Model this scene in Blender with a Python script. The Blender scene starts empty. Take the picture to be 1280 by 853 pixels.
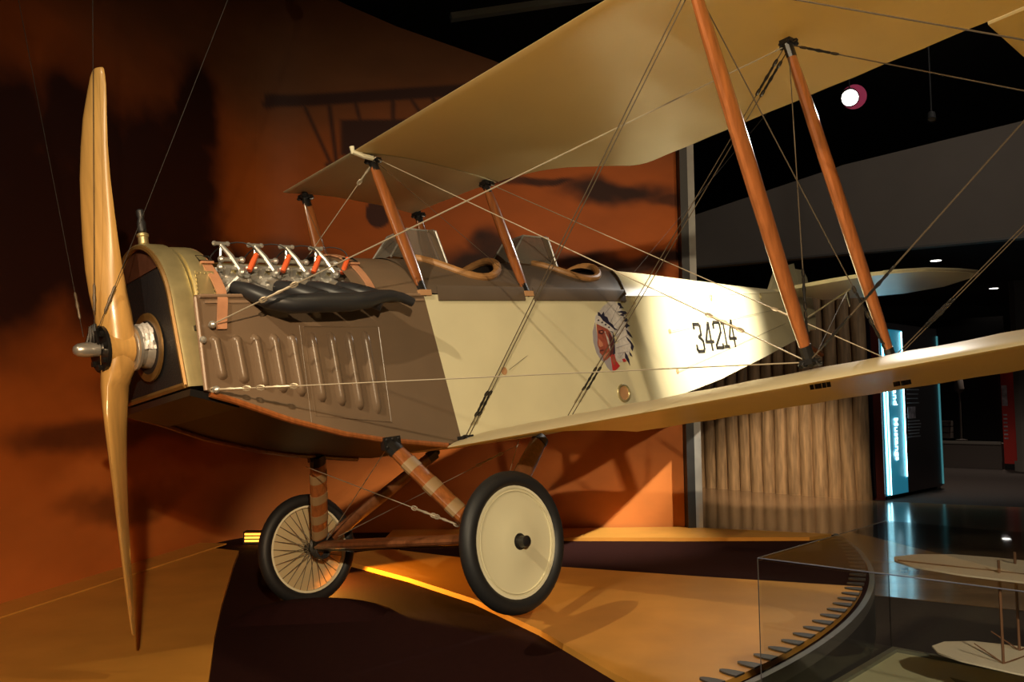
import bpy, math, random
import numpy as np
from mathutils import Vector, Matrix

# ------------------------------------------------------------------ camera, world, lights
scene = bpy.context.scene
COL = scene.collection
CAMZ = 1.1817
cam_d = bpy.data.cameras.new('camera')
cam_d.sensor_fit = 'HORIZONTAL'; cam_d.sensor_width = 36.0
cam_d.lens = 36.0 * 1079.16 / 1280.0
cam_d.clip_start = 0.05; cam_d.clip_end = 200
cam = bpy.data.objects.new('camera', cam_d); COL.objects.link(cam)
_r = (0.99994, 0.00077, -0.01097); _d = (-0.011, 0.06975, -0.9975); _f = (0.0, 0.99756, 0.06976)
cam.matrix_world = Matrix(((_r[0], -_d[0], -_f[0], 0), (_r[1], -_d[1], -_f[1], 0),
                           (_r[2], -_d[2], -_f[2], CAMZ), (0, 0, 0, 1)))
scene.camera = cam

world = bpy.data.worlds.new('world'); scene.world = world
world.use_nodes = True
world.node_tree.nodes['Background'].inputs[0].default_value = (0.9, 0.75, 0.6, 1)
world.node_tree.nodes['Background'].inputs[1].default_value = 0.012
scene.view_settings.view_transform = 'Standard'
scene.view_settings.look = 'None'
scene.view_settings.exposure = 0.9
scene.view_settings.gamma = 1.0
scene.view_settings.use_curve_mapping = False

def spot(name, loc, target, energy, color, size=40, blend=.5, radius=.06):
    l = bpy.data.lights.new(name, 'SPOT'); l.energy = energy; l.color = color
    l.spot_size = math.radians(size); l.spot_blend = blend; l.shadow_soft_size = radius
    o = bpy.data.objects.new(name, l); COL.objects.link(o)
    o.location = loc
    o.rotation_euler = (Vector(target) - Vector(loc)).to_track_quat('-Z', 'Y').to_euler()
    return o
WARM = (1.0, .80, .52)
spot('track_light_front', (1.0, -3.2, 3.15), (-.5, 4.6, 1.0), 840, WARM, 52, .7, .05)
spot('track_light_left', (-3.0, -.9, 5.0), (.75, 4.8, 1.0), 560, WARM, 36, .6, .05)
spot('track_light_tail', (4.2, 4.6, 4.6), (1.52, 6.66, 1.78), 2500, (1, .90, .70), 29, 1., .05)
spot('track_light_logs', (3.2, 10.4, 3.2), (4.1, 13.6, -.55), 330, (1, .74, .46), 42, .9, .08)
spot('added_soffit_fill', (4.6, 6.5, 5.6), (5.2, 12.8, 4.0), 95, (1, .88, .74), 80, .9, .1)  # added fill spot, no visible source, brightens the grey soffit
spot('track_light_mural', (2.2, 4.4, 5.0), (.5, 8.0, 2.2), 60, (1, .72, .45), 62, .9, .08)
spot('track_light_amber', (.95, -3.3, 3.05), (-2.75, 5.2, .35), 330, (1, .42, .07), 26, .9, .05)
spot('floor_lamp_beam', (-1.47, 5.70, .14), (-.77, 5.58, -.55), 115, (1, .42, .05), 124, .15, .02)
spot('track_light_wing', (2.2, 2.2, 5.9), (1.9, 2.9, 2.8), 350, (1, .78, .42), 70, .9, .08)
spot('track_light_edge', (-3.4, .4, 4.1), (.4, 3.1, 2.55), 230, WARM, 30, .8, .05)
spot('added_floor_fill', (6.2, 4.0, 5.9), (3.9, 5.2, -.3), 170, (1, .86, .70), 58, .9, .1)  # added fill spot, no visible source, lifts the carpet beyond the case

# ------------------------------------------------------------------ materials
def newmat(name):
    m = bpy.data.materials.new(name); m.use_nodes = True
    return m, m.node_tree, m.node_tree.nodes['Principled BSDF']
def mat(name, col, rough=.5, metal=0., var=0., scale=6., stretch=(1, 1, 1), bump=0., bscale=40., spec=.5, coat=0., emit=None, est=0., trans=0.):
    m, nt, b = newmat(name)
    b.inputs['Base Color'].default_value = (*col, 1)
    b.inputs['Roughness'].default_value = rough
    b.inputs['Metallic'].default_value = metal
    b.inputs['Specular IOR Level'].default_value = spec
    b.inputs['Coat Weight'].default_value = coat
    if coat: b.inputs['Coat Roughness'].default_value = .12
    if emit:
        b.inputs['Emission Color'].default_value = (*emit, 1); b.inputs['Emission Strength'].default_value = est
    if var or bump:
        tc = nt.nodes.new('ShaderNodeTexCoord'); mp = nt.nodes.new('ShaderNodeMapping')
        mp.inputs['Scale'].default_value = stretch
        nt.links.new(tc.outputs['Object'], mp.inputs['Vector'])
    if var:
        n = nt.nodes.new('ShaderNodeTexNoise'); n.inputs['Scale'].default_value = scale; n.inputs['Detail'].default_value = 6
        nt.links.new(mp.outputs[0], n.inputs['Vector'])
        r = nt.nodes.new('ShaderNodeValToRGB')
        r.color_ramp.elements[0].position = .3; r.color_ramp.elements[1].position = .72
        r.color_ramp.elements[0].color = (*[max(0, c * (1 - var)) for c in col], 1)
        r.color_ramp.elements[1].color = (*[min(1, c * (1 + var)) for c in col], 1)
        nt.links.new(n.outputs['Fac'], r.inputs[0]); nt.links.new(r.outputs[0], b.inputs['Base Color'])
    if bump:
        n2 = nt.nodes.new('ShaderNodeTexNoise'); n2.inputs['Scale'].default_value = bscale; n2.inputs['Detail'].default_value = 4
        nt.links.new(mp.outputs[0], n2.inputs['Vector'])
        bp = nt.nodes.new('ShaderNodeBump'); bp.inputs['Strength'].default_value = bump; bp.inputs['Distance'].default_value = .01
        nt.links.new(n2.outputs['Fac'], bp.inputs['Height']); nt.links.new(bp.outputs[0], b.inputs['Normal'])
    return m
def glassmat(name, tint=(.93, .95, .95), ior=1.45, haze=0.):
    m = bpy.data.materials.new(name); m.use_nodes = True; nt = m.node_tree
    for n in list(nt.nodes):
        if n.type != 'OUTPUT_MATERIAL': nt.nodes.remove(n)
    out = [n for n in nt.nodes if n.type == 'OUTPUT_MATERIAL'][0]
    t = nt.nodes.new('ShaderNodeBsdfTransparent'); t.inputs[0].default_value = (*tint, 1)
    g = nt.nodes.new('ShaderNodeBsdfGlossy'); g.inputs['Roughness'].default_value = .02
    f = nt.nodes.new('ShaderNodeFresnel'); f.inputs[0].default_value = ior
    x = nt.nodes.new('ShaderNodeMixShader')
    ge = nt.nodes.new('ShaderNodeNewGeometry'); iv = nt.nodes.new('ShaderNodeMath'); iv.operation = 'SUBTRACT'; iv.inputs[0].default_value = 1.0
    mu = nt.nodes.new('ShaderNodeMath'); mu.operation = 'MULTIPLY'
    nt.links.new(ge.outputs['Backfacing'], iv.inputs[1]); nt.links.new(iv.outputs[0], mu.inputs[0]); nt.links.new(f.outputs[0], mu.inputs[1])
    nt.links.new(mu.outputs[0], x.inputs[0]); nt.links.new(t.outputs[0], x.inputs[1]); nt.links.new(g.outputs[0], x.inputs[2])
    last = x
    if haze:
        df = nt.nodes.new('ShaderNodeBsdfDiffuse'); df.inputs[0].default_value = (.30, .27, .23, 1); x2 = nt.nodes.new('ShaderNodeMixShader'); x2.inputs[0].default_value = haze
        nt.links.new(x.outputs[0], x2.inputs[1]); nt.links.new(df.outputs[0], x2.inputs[2]); last = x2
    nt.links.new(last.outputs[0], out.inputs[0])
    return m
def colattr(name, rough, coat=0., bump=0.):
    m, nt, b = newmat(name)
    a = nt.nodes.new('ShaderNodeAttribute'); a.attribute_name = 'paint'
    nt.links.new(a.outputs['Color'], b.inputs['Base Color']); b.inputs['Roughness'].default_value = rough
    b.inputs['Coat Weight'].default_value = coat; b.inputs['Coat Roughness'].default_value = .15
    b.inputs['Specular IOR Level'].default_value = .15
    return m

M = {}
M['fabric'] = mat('cream_doped_fabric', (.72, .66, .44), .33, var=.05, scale=3, bump=.05, bscale=9, spec=.45)
M['wing'] = mat('translucent_wing_fabric', (.72, .66, .44), .33, var=.05, scale=3, bump=.05, bscale=9, spec=.45)
_nt = M['wing'].node_tree; _t = _nt.nodes.new('ShaderNodeBsdfTranslucent'); _t.inputs[0].default_value = (.92, .66, .22, 1)
_m = _nt.nodes.new('ShaderNodeMixShader'); _m.inputs[0].default_value = .34
_o = [n for n in _nt.nodes if n.type == 'OUTPUT_MATERIAL'][0]
_nt.links.new(_nt.nodes['Principled BSDF'].outputs[0], _m.inputs[1]); _nt.links.new(_t.outputs[0], _m.inputs[2]); _nt.links.new(_m.outputs[0], _o.inputs[0])
M['fabric_trim'] = mat('cream_tape', (.76, .70, .50), .4)
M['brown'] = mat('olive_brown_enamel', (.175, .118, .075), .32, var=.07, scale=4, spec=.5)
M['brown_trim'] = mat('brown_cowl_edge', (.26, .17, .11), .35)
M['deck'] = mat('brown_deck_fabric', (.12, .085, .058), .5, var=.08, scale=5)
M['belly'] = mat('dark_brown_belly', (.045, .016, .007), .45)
M['prop'] = mat('varnished_ash', (.62, .36, .11), .3, var=.16, scale=5, stretch=(8, 8, .7), coat=.5)
M['wood'] = mat('varnished_mahogany', (.30, .095, .026), .28, var=.25, scale=6, stretch=(9, 9, .7), coat=.7)
M['wood_dark_shaded'] = mat('dark_and_shaded_wood', (.20, .075, .03), .3, var=.25, scale=6, stretch=(9, 9, .7), coat=.6)  # darker wood tone, carries painted shade on the rear gear struts
M['tape'] = mat('linen_tape_band', (.30, .19, .09), .5)
M['tyre'] = mat('black_rubber', (.012, .012, .013), .55)
M['blackmetal'] = mat('black_japanned_metal', (.012, .011, .011), .35)
M['core'] = mat('black_radiator_core', (.010, .011, .014), .5, bump=.3, bscale=120)
M['tank'] = mat('dark_brown_tank', (.075, .030, .018), .35, var=.2, scale=8)
M['copper'] = mat('copper_rim', (.22, .125, .04), .4, .5, var=.2, scale=10)
M['brass'] = mat('polished_brass', (.62, .53, .28), .38, .75, var=.18, scale=9, bump=.06, bscale=14)
M['steel'] = mat('polished_steel', (.62, .60, .56), .33, .75, var=.15, scale=20)
M['alu'] = mat('cast_aluminium', (.50, .49, .46), .42, .6, var=.2, scale=25, bump=.1, bscale=60)
M['foil'] = mat('silver_wrap', (.78, .77, .76), .35, .2, bump=.9, bscale=22)
M['exhaust'] = mat('black_exhaust_enamel', (.022, .022, .025), .42)
M['wire'] = mat('braided_steel_wire', (.55, .47, .35), .4, .6)
M['wire_dark'] = mat('dull_steel_wire', (.12, .09, .06), .5, .3)
M['cable'] = mat('dark_cable', (.014, .010, .008), .6)
M['leather'] = mat('tan_leather', (.50, .24, .13), .5, var=.15, scale=14)
M['padding'] = mat('padded_tan_leather', (.38, .19, .07), .45, var=.2, scale=18)
M['orange'] = mat('orange_terminal', (.75, .12, .03), .4)
M['dark'] = mat('dark_cockpit', (.012, .008, .007), .7)
M['number'] = mat('black_stencil_paint', (.012, .010, .008), .5)
M['leathpatch'] = mat('tan_cable_patch', (.50, .27, .13), .6)
M['windshield'] = glassmat('windshield_celluloid', (.62, .58, .53), haze=.32)
M['glass'] = glassmat('display_glass', (.93, .94, .94), 1.35)
M['platform'] = mat('plum_carpet', (.0195, .0055, .0052), .9, spec=.08, var=.12, scale=30, bump=.2, bscale=300)
M['tan'] = mat('tan_painted_board', (.57, .275, .052), .42, var=.10, scale=3, spec=.4)
M['tan_edge'] = mat('pale_board_edge', (.62, .44, .22), .5)
M['trimgrey'] = mat('grey_edge_trim', (.13, .12, .11), .5)
M['skirt'] = mat('charcoal_skirt', (.045, .040, .038), .6)
M['scallop'] = mat('dark_scallop', (.035, .028, .025), .5)
M['floorwood'] = mat('polished_wood_floor', (.30, .19, .11), .16, var=.14, scale=1.4, stretch=(1, 6, 1), spec=.6)
M['carpet'] = mat('dark_grey_carpet', (.062, .048, .044), .9, spec=.1, var=.15, scale=40)
M['ceiling'] = mat('black_ceiling', (.006, .006, .007), .9)
M['fascia'] = mat('grey_soffit', (.22, .19, .165), .85, var=.04, scale=2)
M['post'] = mat('grey_metal_post', (.34, .33, .31), .45, var=.1, scale=8)
M['log'] = mat('bare_pine_log', (.46, .30, .16), .6, var=.4, scale=4, stretch=(6, 6, .6), bump=.25, bscale=10)
M['redpanel'] = mat('dark_red_board', (.10, .014, .012), .5)
M['kiosk'] = mat('dark_kiosk_board', (.016, .010, .016), .35)
M['neon'] = mat('cyan_light_tube', (.6, .9, 1), .4, emit=(.45, .88, 1.0), est=3.5)
M['neonpanel'] = mat('cyan_lit_panel', (.05, .3, .4), .4, emit=(.03, .36, .55), est=.16)
M['neontext'] = mat('lit_lettering', (.8, .95, 1), .4, emit=(.62, .92, 1.0), est=1.3)
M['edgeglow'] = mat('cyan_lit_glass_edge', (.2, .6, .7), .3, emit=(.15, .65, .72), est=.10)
M['print'] = mat('pale_print', (.30, .33, .38), .5)
M['wainscot'] = mat('grey_brown_wainscot', (.10, .075, .065), .6)
M['red'] = mat('red_display_board', (.52, .030, .022), .45)
M['photo'] = mat('pale_photo_print', (.45, .38, .42), .5, var=.6, scale=9)
M['lamp'] = mat('white_lamp_lens', (1, 1, 1), .3, emit=(1, .97, .93), est=28)
M['downl'] = mat('downlight_lens', (1, 1, 1), .3, emit=(1, .95, .88), est=5)
M['magenta'] = mat('magenta_gel', (.35, .03, .10), .3, emit=(.5, .06, .14), est=.10)
M['amber'] = mat('amber_lens', (1, .4, .05), .3, emit=(1, .36, .04), est=1.6)
M['lampbody'] = mat('black_lamp_housing', (.015, .015, .016), .5)
M['rail'] = mat('grey_rail', (.30, .31, .33), .4)
M['edgefaint'] = mat('blue_grey_glass_edge', (.10, .11, .16), .3)
M['casebase'] = mat('charcoal_plinth', (.040, .036, .034), .5)
M['deckpanel'] = mat('grey_green_board', (.36, .36, .24), .5, var=.08, scale=3)
M['deckframe'] = mat('dark_green_frame', (.10, .10, .075), .45)
M['model'] = mat('model_cream_paper', (.62, .56, .46), .5, var=.05, scale=8)
M['modelwood'] = mat('model_brown_spar', (.13, .06, .03), .5)
M['ink'] = mat('dark_drawing_ink', (.03, .028, .022), .6)
M['drawing'] = mat('grey_drawing_wash', (.13, .13, .09), .6)

# ------------------------------------------------------------------ mesh builder
def V(*a): return Vector(a)
class MB:
    def __init__(s): s.v = []; s.f = []
    def add(s, v, f):
        o = len(s.v); s.v += [tuple(p) for p in v]; s.f += [tuple(i + o for i in q) for q in f]; return s
    def hexa(s, p):  # 8 points: bottom 4 ccw, top 4 ccw
        return s.add(p, [(3, 2, 1, 0), (4, 5, 6, 7), (0, 1, 5, 4), (1, 2, 6, 5), (2, 3, 7, 6), (3, 0, 4, 7)])
    def box(s, c, sz):
        x, y, z = c; a, b, d = [q / 2 for q in sz]
        return s.hexa([(x - a, y - b, z - d), (x + a, y - b, z - d), (x + a, y + b, z - d), (x - a, y + b, z - d),
                       (x - a, y - b, z + d), (x + a, y - b, z + d), (x + a, y + b, z + d), (x - a, y + b, z + d)])
    def beam(s, p, q, w, h, up=(0, 0, 1)):
        p, q, up = Vector(p), Vector(q), Vector(up)
        t = (q - p).normalized(); a = t.cross(up).normalized() * w / 2; b = a.cross(t).normalized() * h / 2
        return s.hexa([p - a - b, p + a - b, q + a - b, q - a - b, p - a + b, p + a + b, q + a + b, q - a + b])
    def rings(s, R, closed=True, caps=True):
        n = len(R[0]); v = [p for r in R for p in r]; f = []
        m = n if closed else n - 1
        for i in range(len(R) - 1):
            for j in range(m):
                k = (j + 1) % n
                f.append((i * n + j, i * n + k, (i + 1) * n + k, (i + 1) * n + j))
        if caps and closed:
            f.append(tuple(range(n - 1, -1, -1))); f.append(tuple((len(R) - 1) * n + j for j in range(n)))
        return s.add(v, f)
    def tube(s, pts, r, n=8, caps=True, sq=(1, 1), closed=False):
        P = [Vector(p) for p in pts]; m = len(P)
        rr = r if isinstance(r, (list, tuple)) else [r] * m
        R = []; prev = None
        for i in range(m):
            if closed: t = P[(i + 1) % m] - P[i - 1]
            else: t = P[min(i + 1, m - 1)] - P[max(i - 1, 0)]
            t.normalize()
            if prev is None:
                a = t.cross(V(0, 0, 1) if abs(t.z) < .9 else V(1, 0, 0)).normalized()
            else:
                a = (prev - t * prev.dot(t)).normalized()
            prev = a; b = t.cross(a)
            R.append([P[i] + (a * math.cos(k * 2 * math.pi / n) * sq[0] + b * math.sin(k * 2 * math.pi / n) * sq[1]) * rr[i] for k in range(n)])
        if closed:
            R.append(R[0]); return s.rings(R, True, False)
        return s.rings(R, True, caps)
    def cyl(s, p, q, r, n=12, r2=None): return s.tube([p, q], [r, r if r2 is None else r2], n)
    def lathe(s, prof, o, ax, n=32, caps=True):
        o = Vector(o); ax = Vector(ax).normalized()
        a = ax.cross(V(0, 0, 1) if abs(ax.z) < .9 else V(1, 0, 0)).normalized(); b = ax.cross(a)
        R = [[o + ax * h + (a * math.cos(k * 2 * math.pi / n) + b * math.sin(k * 2 * math.pi / n)) * max(r, 1e-5) for k in range(n)] for h, r in prof]
        return s.rings(R, True, caps)
    def ball(s, c, r, n=10, sc=(1, 1, 1)):
        R = []
        for i in range(1, n):
            a = math.pi * i / n
            R.append([(c[0] + sc[0] * r * math.sin(a) * math.cos(k * 2 * math.pi / n), c[1] + sc[1] * r * math.sin(a) * math.sin(k * 2 * math.pi / n), c[2] - sc[2] * r * math.cos(a)) for k in range(n)])
        return s.rings(R)
    def prism(s, poly, off):
        off = Vector(off); n = len(poly)
        A = [Vector(p) for p in poly]; B = [p + off for p in A]
        return s.add(A + B, [tuple(range(n - 1, -1, -1)), tuple(range(n, 2 * n))] + [(i, (i + 1) % n, n + (i + 1) % n, n + i) for i in range(n)])
    def strut(s, p, q, cd, chord, thick, taper=.7, n=14, k=9):
        p, q = Vector(p), Vector(q); t = (q - p).normalized()
        c = Vector(cd); c = (c - t * c.dot(t)).normalized(); d = t.cross(c)
        R = []
        for i in range(k):
            u = i / (k - 1); w = taper + (1 - taper) * math.sin(math.pi * u) ** .6
            ring = []
            for j in range(n):
                a = 2 * math.pi * j / n
                x = math.cos(a); y = math.sin(a)
                ring.append(p + (q - p) * u + c * (x * chord / 2 * w) + d * (y * thick / 2 * w * (1 - .25 * x)))
            R.append(ring)
        return s.rings(R)
    def mesh(s, name, ang=35):
        me = bpy.data.meshes.new(name); me.from_pydata(s.v, [], s.f); me.validate()
        import bmesh
        bm = bmesh.new(); bm.from_mesh(me); bmesh.ops.recalc_face_normals(bm, faces=bm.faces); bm.to_mesh(me); bm.free()
        me.shade_smooth() if hasattr(me, 'shade_smooth') else None
        me.set_sharp_from_angle(angle=math.radians(ang))
        return me
OFF = {}
def obj(name, mb, m, parent=None, ang=35, label=None, kind=None):
    me = mb.mesh(name, ang) if isinstance(mb, MB) else mb
    o = bpy.data.objects.new(name, me); COL.objects.link(o)
    if m is not None and not me.materials: me.materials.append(M[m] if isinstance(m, str) else m)
    if parent is not None:
        o.parent = parent
        if parent in OFF.keys(): o.location = -OFF[parent]
    if label: o['label'] = label
    if kind: o['kind'] = kind
    return o
def thing(name, label, cat, base=(0, 0, 0), group=None):
    o = bpy.data.objects.new(name, None); COL.objects.link(o); o.location = base
    o.empty_display_size = .1
    OFF[o] = Vector(base); o['label'] = label; o['category'] = cat
    if group: o['group'] = group
    return o
def tag(o, label, cat, group=None):
    o['label'] = label; o['category'] = cat
    if group: o['group'] = group
    return o
def struct(name, mb, m, parent=None, label=None):
    o = obj(name, mb, m, parent)
    if parent is None: o['kind'] = 'structure'
    if label: o['label'] = label
    return o
def lerp(a, b, t): return a + (b - a) * t
def interp(x, xs, ys): return float(np.interp(x, xs, ys))
rnd = random.Random(4)

# ------------------------------------------------------------------ the setting
GZ = -.32
# gallery floor: polished wood strip between dark carpets
fl = struct('floor', MB().prism([(-14, -8, GZ), (16, -8, GZ), (16, 24, GZ), (-14, 24, GZ)], (0, 0, -.1)), 'carpet')
obj('floor_strip', MB().prism([(-2, 8.4, GZ + .002), (1.1, 7.62, GZ + .002), (2.7, 6.68, GZ + .002), (7.6, 3.6, GZ + .002), (12, 9, GZ + .002), (5.3, 12.55, GZ + .002), (2.6, 15.6, GZ + .002), (-2, 18, GZ + .002)], (0, 0, .004)), 'floorwood', fl, label='polished brown wood flooring')
struct('ceiling', MB().box((1, 8, 6.25), (30, 34, .1)), 'ceiling')
struct('wall_far', MB().box((4, 24.2, 3), (26, .2, 6.8)), 'ceiling')

# mural walls -------------------------------------------------------
def vnoise(x, y, seed):
    def h(i, j):
        n = np.sin(i * 127.1 + j * 311.7 + seed * 74.7) * 43758.5453
        return n - np.floor(n)
    i = np.floor(x); j = np.floor(y); fx = x - i; fy = y - j
    fx = fx * fx * (3 - 2 * fx); fy = fy * fy * (3 - 2 * fy)
    return (h(i, j) * (1 - fx) + h(i + 1, j) * fx) * (1 - fy) + (h(i, j + 1) * (1 - fx) + h(i + 1, j + 1) * fx) * fy
def fbm(x, y, seed, o=5):
    t = 0; a = .5; s = 0
    for k in range(o):
        t = t + a * vnoise(x * 2 ** k, y * 2 ** k, seed + k * 13); s += a; a *= .55
    return t / s
def sstep(a, b, x):
    t = np.clip((x - a) / (b - a), 0, 1); return t * t * (3 - 2 * t)
def paint_mural(U, Z):
    """sunset sky mural: U runs along the walls (corner at -2.47), Z up"""
    w1 = fbm(U * .9, Z * 1.4, 3) - .5; w2 = fbm(U * .9 + 7, Z * 1.4 + 5, 11) - .5
    u = U + w1 * .9; z = Z + w2 * .55
    def c(*a): return np.array(a)[None, :] * np.ones((len(U), 1))
    top = c(.120, .048, .020); mid = c(.32, .075, .011); low = c(.36, .090, .0155); ground = c(.60, .19, .045)
    k = sstep(3.2, 4.3, z)[:, None]; colr = mid * (1 - k) + top * k
    k = sstep(1.9, 1.2, z)[:, None]; colr = colr * (1 - k) + low * k
    k = (sstep(.9, .2, z) * .4 + sstep(-.2, .8, u) * sstep(2.0, 1.5, z) * .7)[:, None]; colr = colr * (1 - k) + ground * k
    n = fbm(U * 1.3 + 3, Z * 2.6, 21)[:, None]
    colr = colr * (.72 + .56 * n)
    # brighter orange toward the right of the back wall
    k = (sstep(-.8, 1.2, u) * sstep(2.1, 2.5, z) * sstep(4.0, 3.2, z))[:, None]
    colr = colr * (1 + .35 * k)
    def blob(u0, z0, ru, rz, s=1., sharp=.5):
        r = np.sqrt(((u - u0) / ru) ** 2 + ((z - z0) / rz) ** 2)
        return s * sstep(1 + sharp * .6, 1 - sharp, r)
    dark = np.zeros(len(U))
    for b in [(-3.8, 2.95, .95, .75), (-4.6, 2.6, .8, 1.0), (-3.15, 2.35, .75, .42), (-5.6, 2.4, 1.1, 1.0), (-3.45, 3.6, .45, .5),
              (-2.1, 2.35, .55, .35, .75), (-.4, 2.30, .85, .22, .9), (-.15, 2.5, .28, .26, .9), (.75, 2.42, .7, .12, .85), (1.35, 2.45, .5, .1, .8),
              (1.1, 3.13, .55, .15, .95, .6), (.25, 3.2, .75, .06, .8), (1.3, 3.55, .4, .05, .5), (1.6, 3.05, .3, .08, .8),
              (-1.3, 2.35, .8, .16, .8), (-4.4, .95, 1.1, .14, .6), (-3.4, 1.35, 1.2, .16, .5), (-4.0, .45, .9, .12, .55), (-1.6, .9, .9, .35, .45)]:  # last blob paints the shade beneath the fuselage into the wall colour
        dark = np.maximum(dark, blob(*b))
    dark = dark * (.72 + .5 * fbm(U * 3, Z * 4, 33))
    dark = np.clip(dark * 1.12, 0, .97)[:, None]
    colr = colr * (1 - dark) + c(.020, .007, .006) * dark
    # warm light-coloured cloud tufts low on the left wall
    for b in [(-4.2, .62, .6, .16, .6), (-3.3, .5, .7, .15, .7), (-2.7, .55, .5, .12, .6), (-3.7, 1.15, .9, .10, .4), (-2.9, 2.55, .12, .14, .5)]:
        k = blob(*b)[:, None] * (.5 + .8 * fbm(U * 5, Z * 6, 45)[:, None])
        k = np.clip(k, 0, 1); colr = colr * (1 - k) + c(.58, .17, .035) * k
    # painted silhouette of a second biplane flying away
    def seg(u0, z0, u1, z1, w):
        du, dz = u1 - u0, z1 - z0; t = np.clip(((U - u0) * du + (Z - z0) * dz) / (du * du + dz * dz), 0, 1)
        return sstep(w + .022, w - .018, np.hypot(U - u0 - t * du, Z - z0 - t * dz))
    sil = seg(-2.32, 4.02, -.35, 4.13, .055)
    sil = np.maximum(sil, seg(-2.36, 3.97, -2.1, 4.03, .035))
    for a in [(-1.93, 3.97, -1.68, 3.42, .014), (-1.70, 3.98, -1.63, 3.44, .018), (-1.45, 4.0, -1.4, 3.8, .014), (-1.1, 4.03, -1.1, 3.85, .018), (-.92, 4.03, -.8, 3.85, .012), (-.72, 4.05, -.66, 3.9, .02), (-1.72, 3.42, -.9, 3.44, .02)]:
        sil = np.maximum(sil, .9 * seg(*a))
    body = sstep(1.0, .8, np.maximum(np.abs((U + 1.27) / .36), np.abs((Z - 3.68) / .19)))
    sil = np.maximum(sil, body)
    wheel = sstep(1.05, .9, np.hypot((U + 1.235) / .125, (Z - 2.96) / .15))
    sil = np.maximum(sil, wheel * .95)
    sil = np.clip(sil, 0, .93)[:, None]
    colr = colr * (1 - sil) + c(.030, .013, .013) * sil
    return np.clip(colr, 0, 1)
M['mural'] = colattr('sunset_mural_paint', .55, .03)
def wall_grid(name, path, us0, z0, ztop, off, res=.021):
    """painted front face following a plan path; us0 = mural coordinate per path point, ztop = wall top per mural coordinate"""
    P = [Vector((p[0], p[1], 0)) for p in path]; pts = []
    for (a, b), (ua, ub) in zip(zip(P[:-1], P[1:]), zip(us0[:-1], us0[1:])):
        n = max(1, int((b - a).length / res))
        pts += [(a + (b - a) * (k / n), ua + (ub - ua) * (k / n)) for k in range(n)]
    pts.append((P[-1], us0[-1]))
    nz = int(5.5 / res); vs = []; us = []; zs = []
    for p, u in pts:
        zt = ztop(u)
        for j in range(nz + 1):
            z = z0 + (zt - z0) * j / nz; vs.append((p.x, p.y, z)); us.append(u); zs.append(z)
    n1 = nz + 1; nu = len(pts) - 1
    f = [(i * n1 + j, (i + 1) * n1 + j, (i + 1) * n1 + j + 1, i * n1 + j + 1) for i in range(nu) for j in range(nz)]
    nb = len(vs); off = Vector(off); idx = [0, nu // 2, nu]
    for i in range(nu + 1):
        p, u = pts[i]; vs += [(p.x + off.x, p.y + off.y, z0), (p.x + off.x, p.y + off.y, ztop(u))]; us += [0, 0]; zs += [9, 9]
    for i in range(nu):
        b = nb + 2 * i
        f += [(b, b + 1, b + 3, b + 2), (i * n1 + nz, (i + 1) * n1 + nz, b + 3, b + 1)]
    f += [(0, nz, nb + 1, nb), (nu * n1, nb + 2 * nu, nb + 2 * nu + 1, nu * n1 + nz)]
    me = bpy.data.meshes.new(name); me.from_pydata(vs, [], f)
    c = paint_mural(np.array(us, float), np.array(zs, float)); c[nb:] = .02
    at = me.color_attributes.new('paint', 'FLOAT_COLOR', 'POINT')
    at.data.foreach_set('color', np.concatenate([c, np.ones((len(c), 1))], 1).ravel().astype(np.float32))
    me.shade_smooth(); me.set_sharp_from_angle(angle=math.radians(40))
    me.materials.append(M['mural'])
    o = bpy.data.objects.new(name, me); COL.objects.link(o); o['kind'] = 'structure'
    return o
XC, YC = -2.47, 7.98
LX, LY = -3.55, 1.95
LL = math.hypot(LX - XC, LY - YC)
nl = Vector((LX - XC, LY - YC, 0)).normalized()
TC = .62
ca, cb_, cc = Vector((XC + TC, YC, 0)), Vector((XC, YC, 0)), Vector((XC, YC, 0)) + nl * TC
bez = [ca * (1 - t) ** 2 + cb_ * 2 * t * (1 - t) + cc * t * t for t in [k / 16 for k in range(17)]]
ub_ = [-2.47 + TC - 2 * TC * k / 16 for k in range(17)]
def ztop_m(u): return float(np.interp(u, [-2.47, -1.95, -1.54, -1.06, -.15, 1.56], [5.5, 5.19, 4.97, 4.75, 4.41, 3.6]))
wall_grid('wall_back', [(1.56, YC)] + [(p.x, p.y) for p in bez[:9]], [1.56] + ub_[:9], 0, ztop_m, (0, .16))
wall_grid('wall_left', [(p.x, p.y) for p in bez[8:]] + [(LX, LY)], ub_[8:] + [-2.47 - LL], 0, ztop_m, (-.2, .0))
struct('trim_1', MB().box((1.60, 7.99, 1.86), (.07, .30, 4.0)), 'lampbody', label='dark edge strip closing the mural wall')
struct('trim_2', MB().box((1.668, 7.99, 1.80), (.065, .26, 4.24)), 'post', label='grey metal post at the end of the mural wall')

# display platform --------------------------------------------------
PC = (-3.5, 8.1); PR = 6.3
def arc(a0, a1, r, z, n):
    return [(PC[0] + r * math.cos(math.radians(lerp(a0, a1, i / n))), PC[1] + r * math.sin(math.radians(lerp(a0, a1, i / n))), z) for i in range(n + 1)]
plat_poly = arc(-5, -91, PR, GZ, 60) + [(-3.6, 8.1, GZ), (1.5, 8.1, GZ)]
pl = struct('platform', MB().prism(plat_poly, (0, 0, .32)), 'platform', label='low display platform covered in dark plum carpet')
R0 = arc(-5, -91, PR, 0, 60)
rm = MB()
A_ = arc(-5, -91, PR + .012, .012, 60); B_ = arc(-5, -91, PR - .02, .012, 60); C_ = arc(-5, -91, PR - .02, -.01, 60); D_ = arc(-5, -91, PR + .012, -.05, 60)
rm.rings([[a, b, c, d] for a, b, c, d in zip(A_, B_, C_, D_)])
obj('platform_rim', rm, 'trimgrey', pl, label='grey metal rim along the platform edge')
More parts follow.
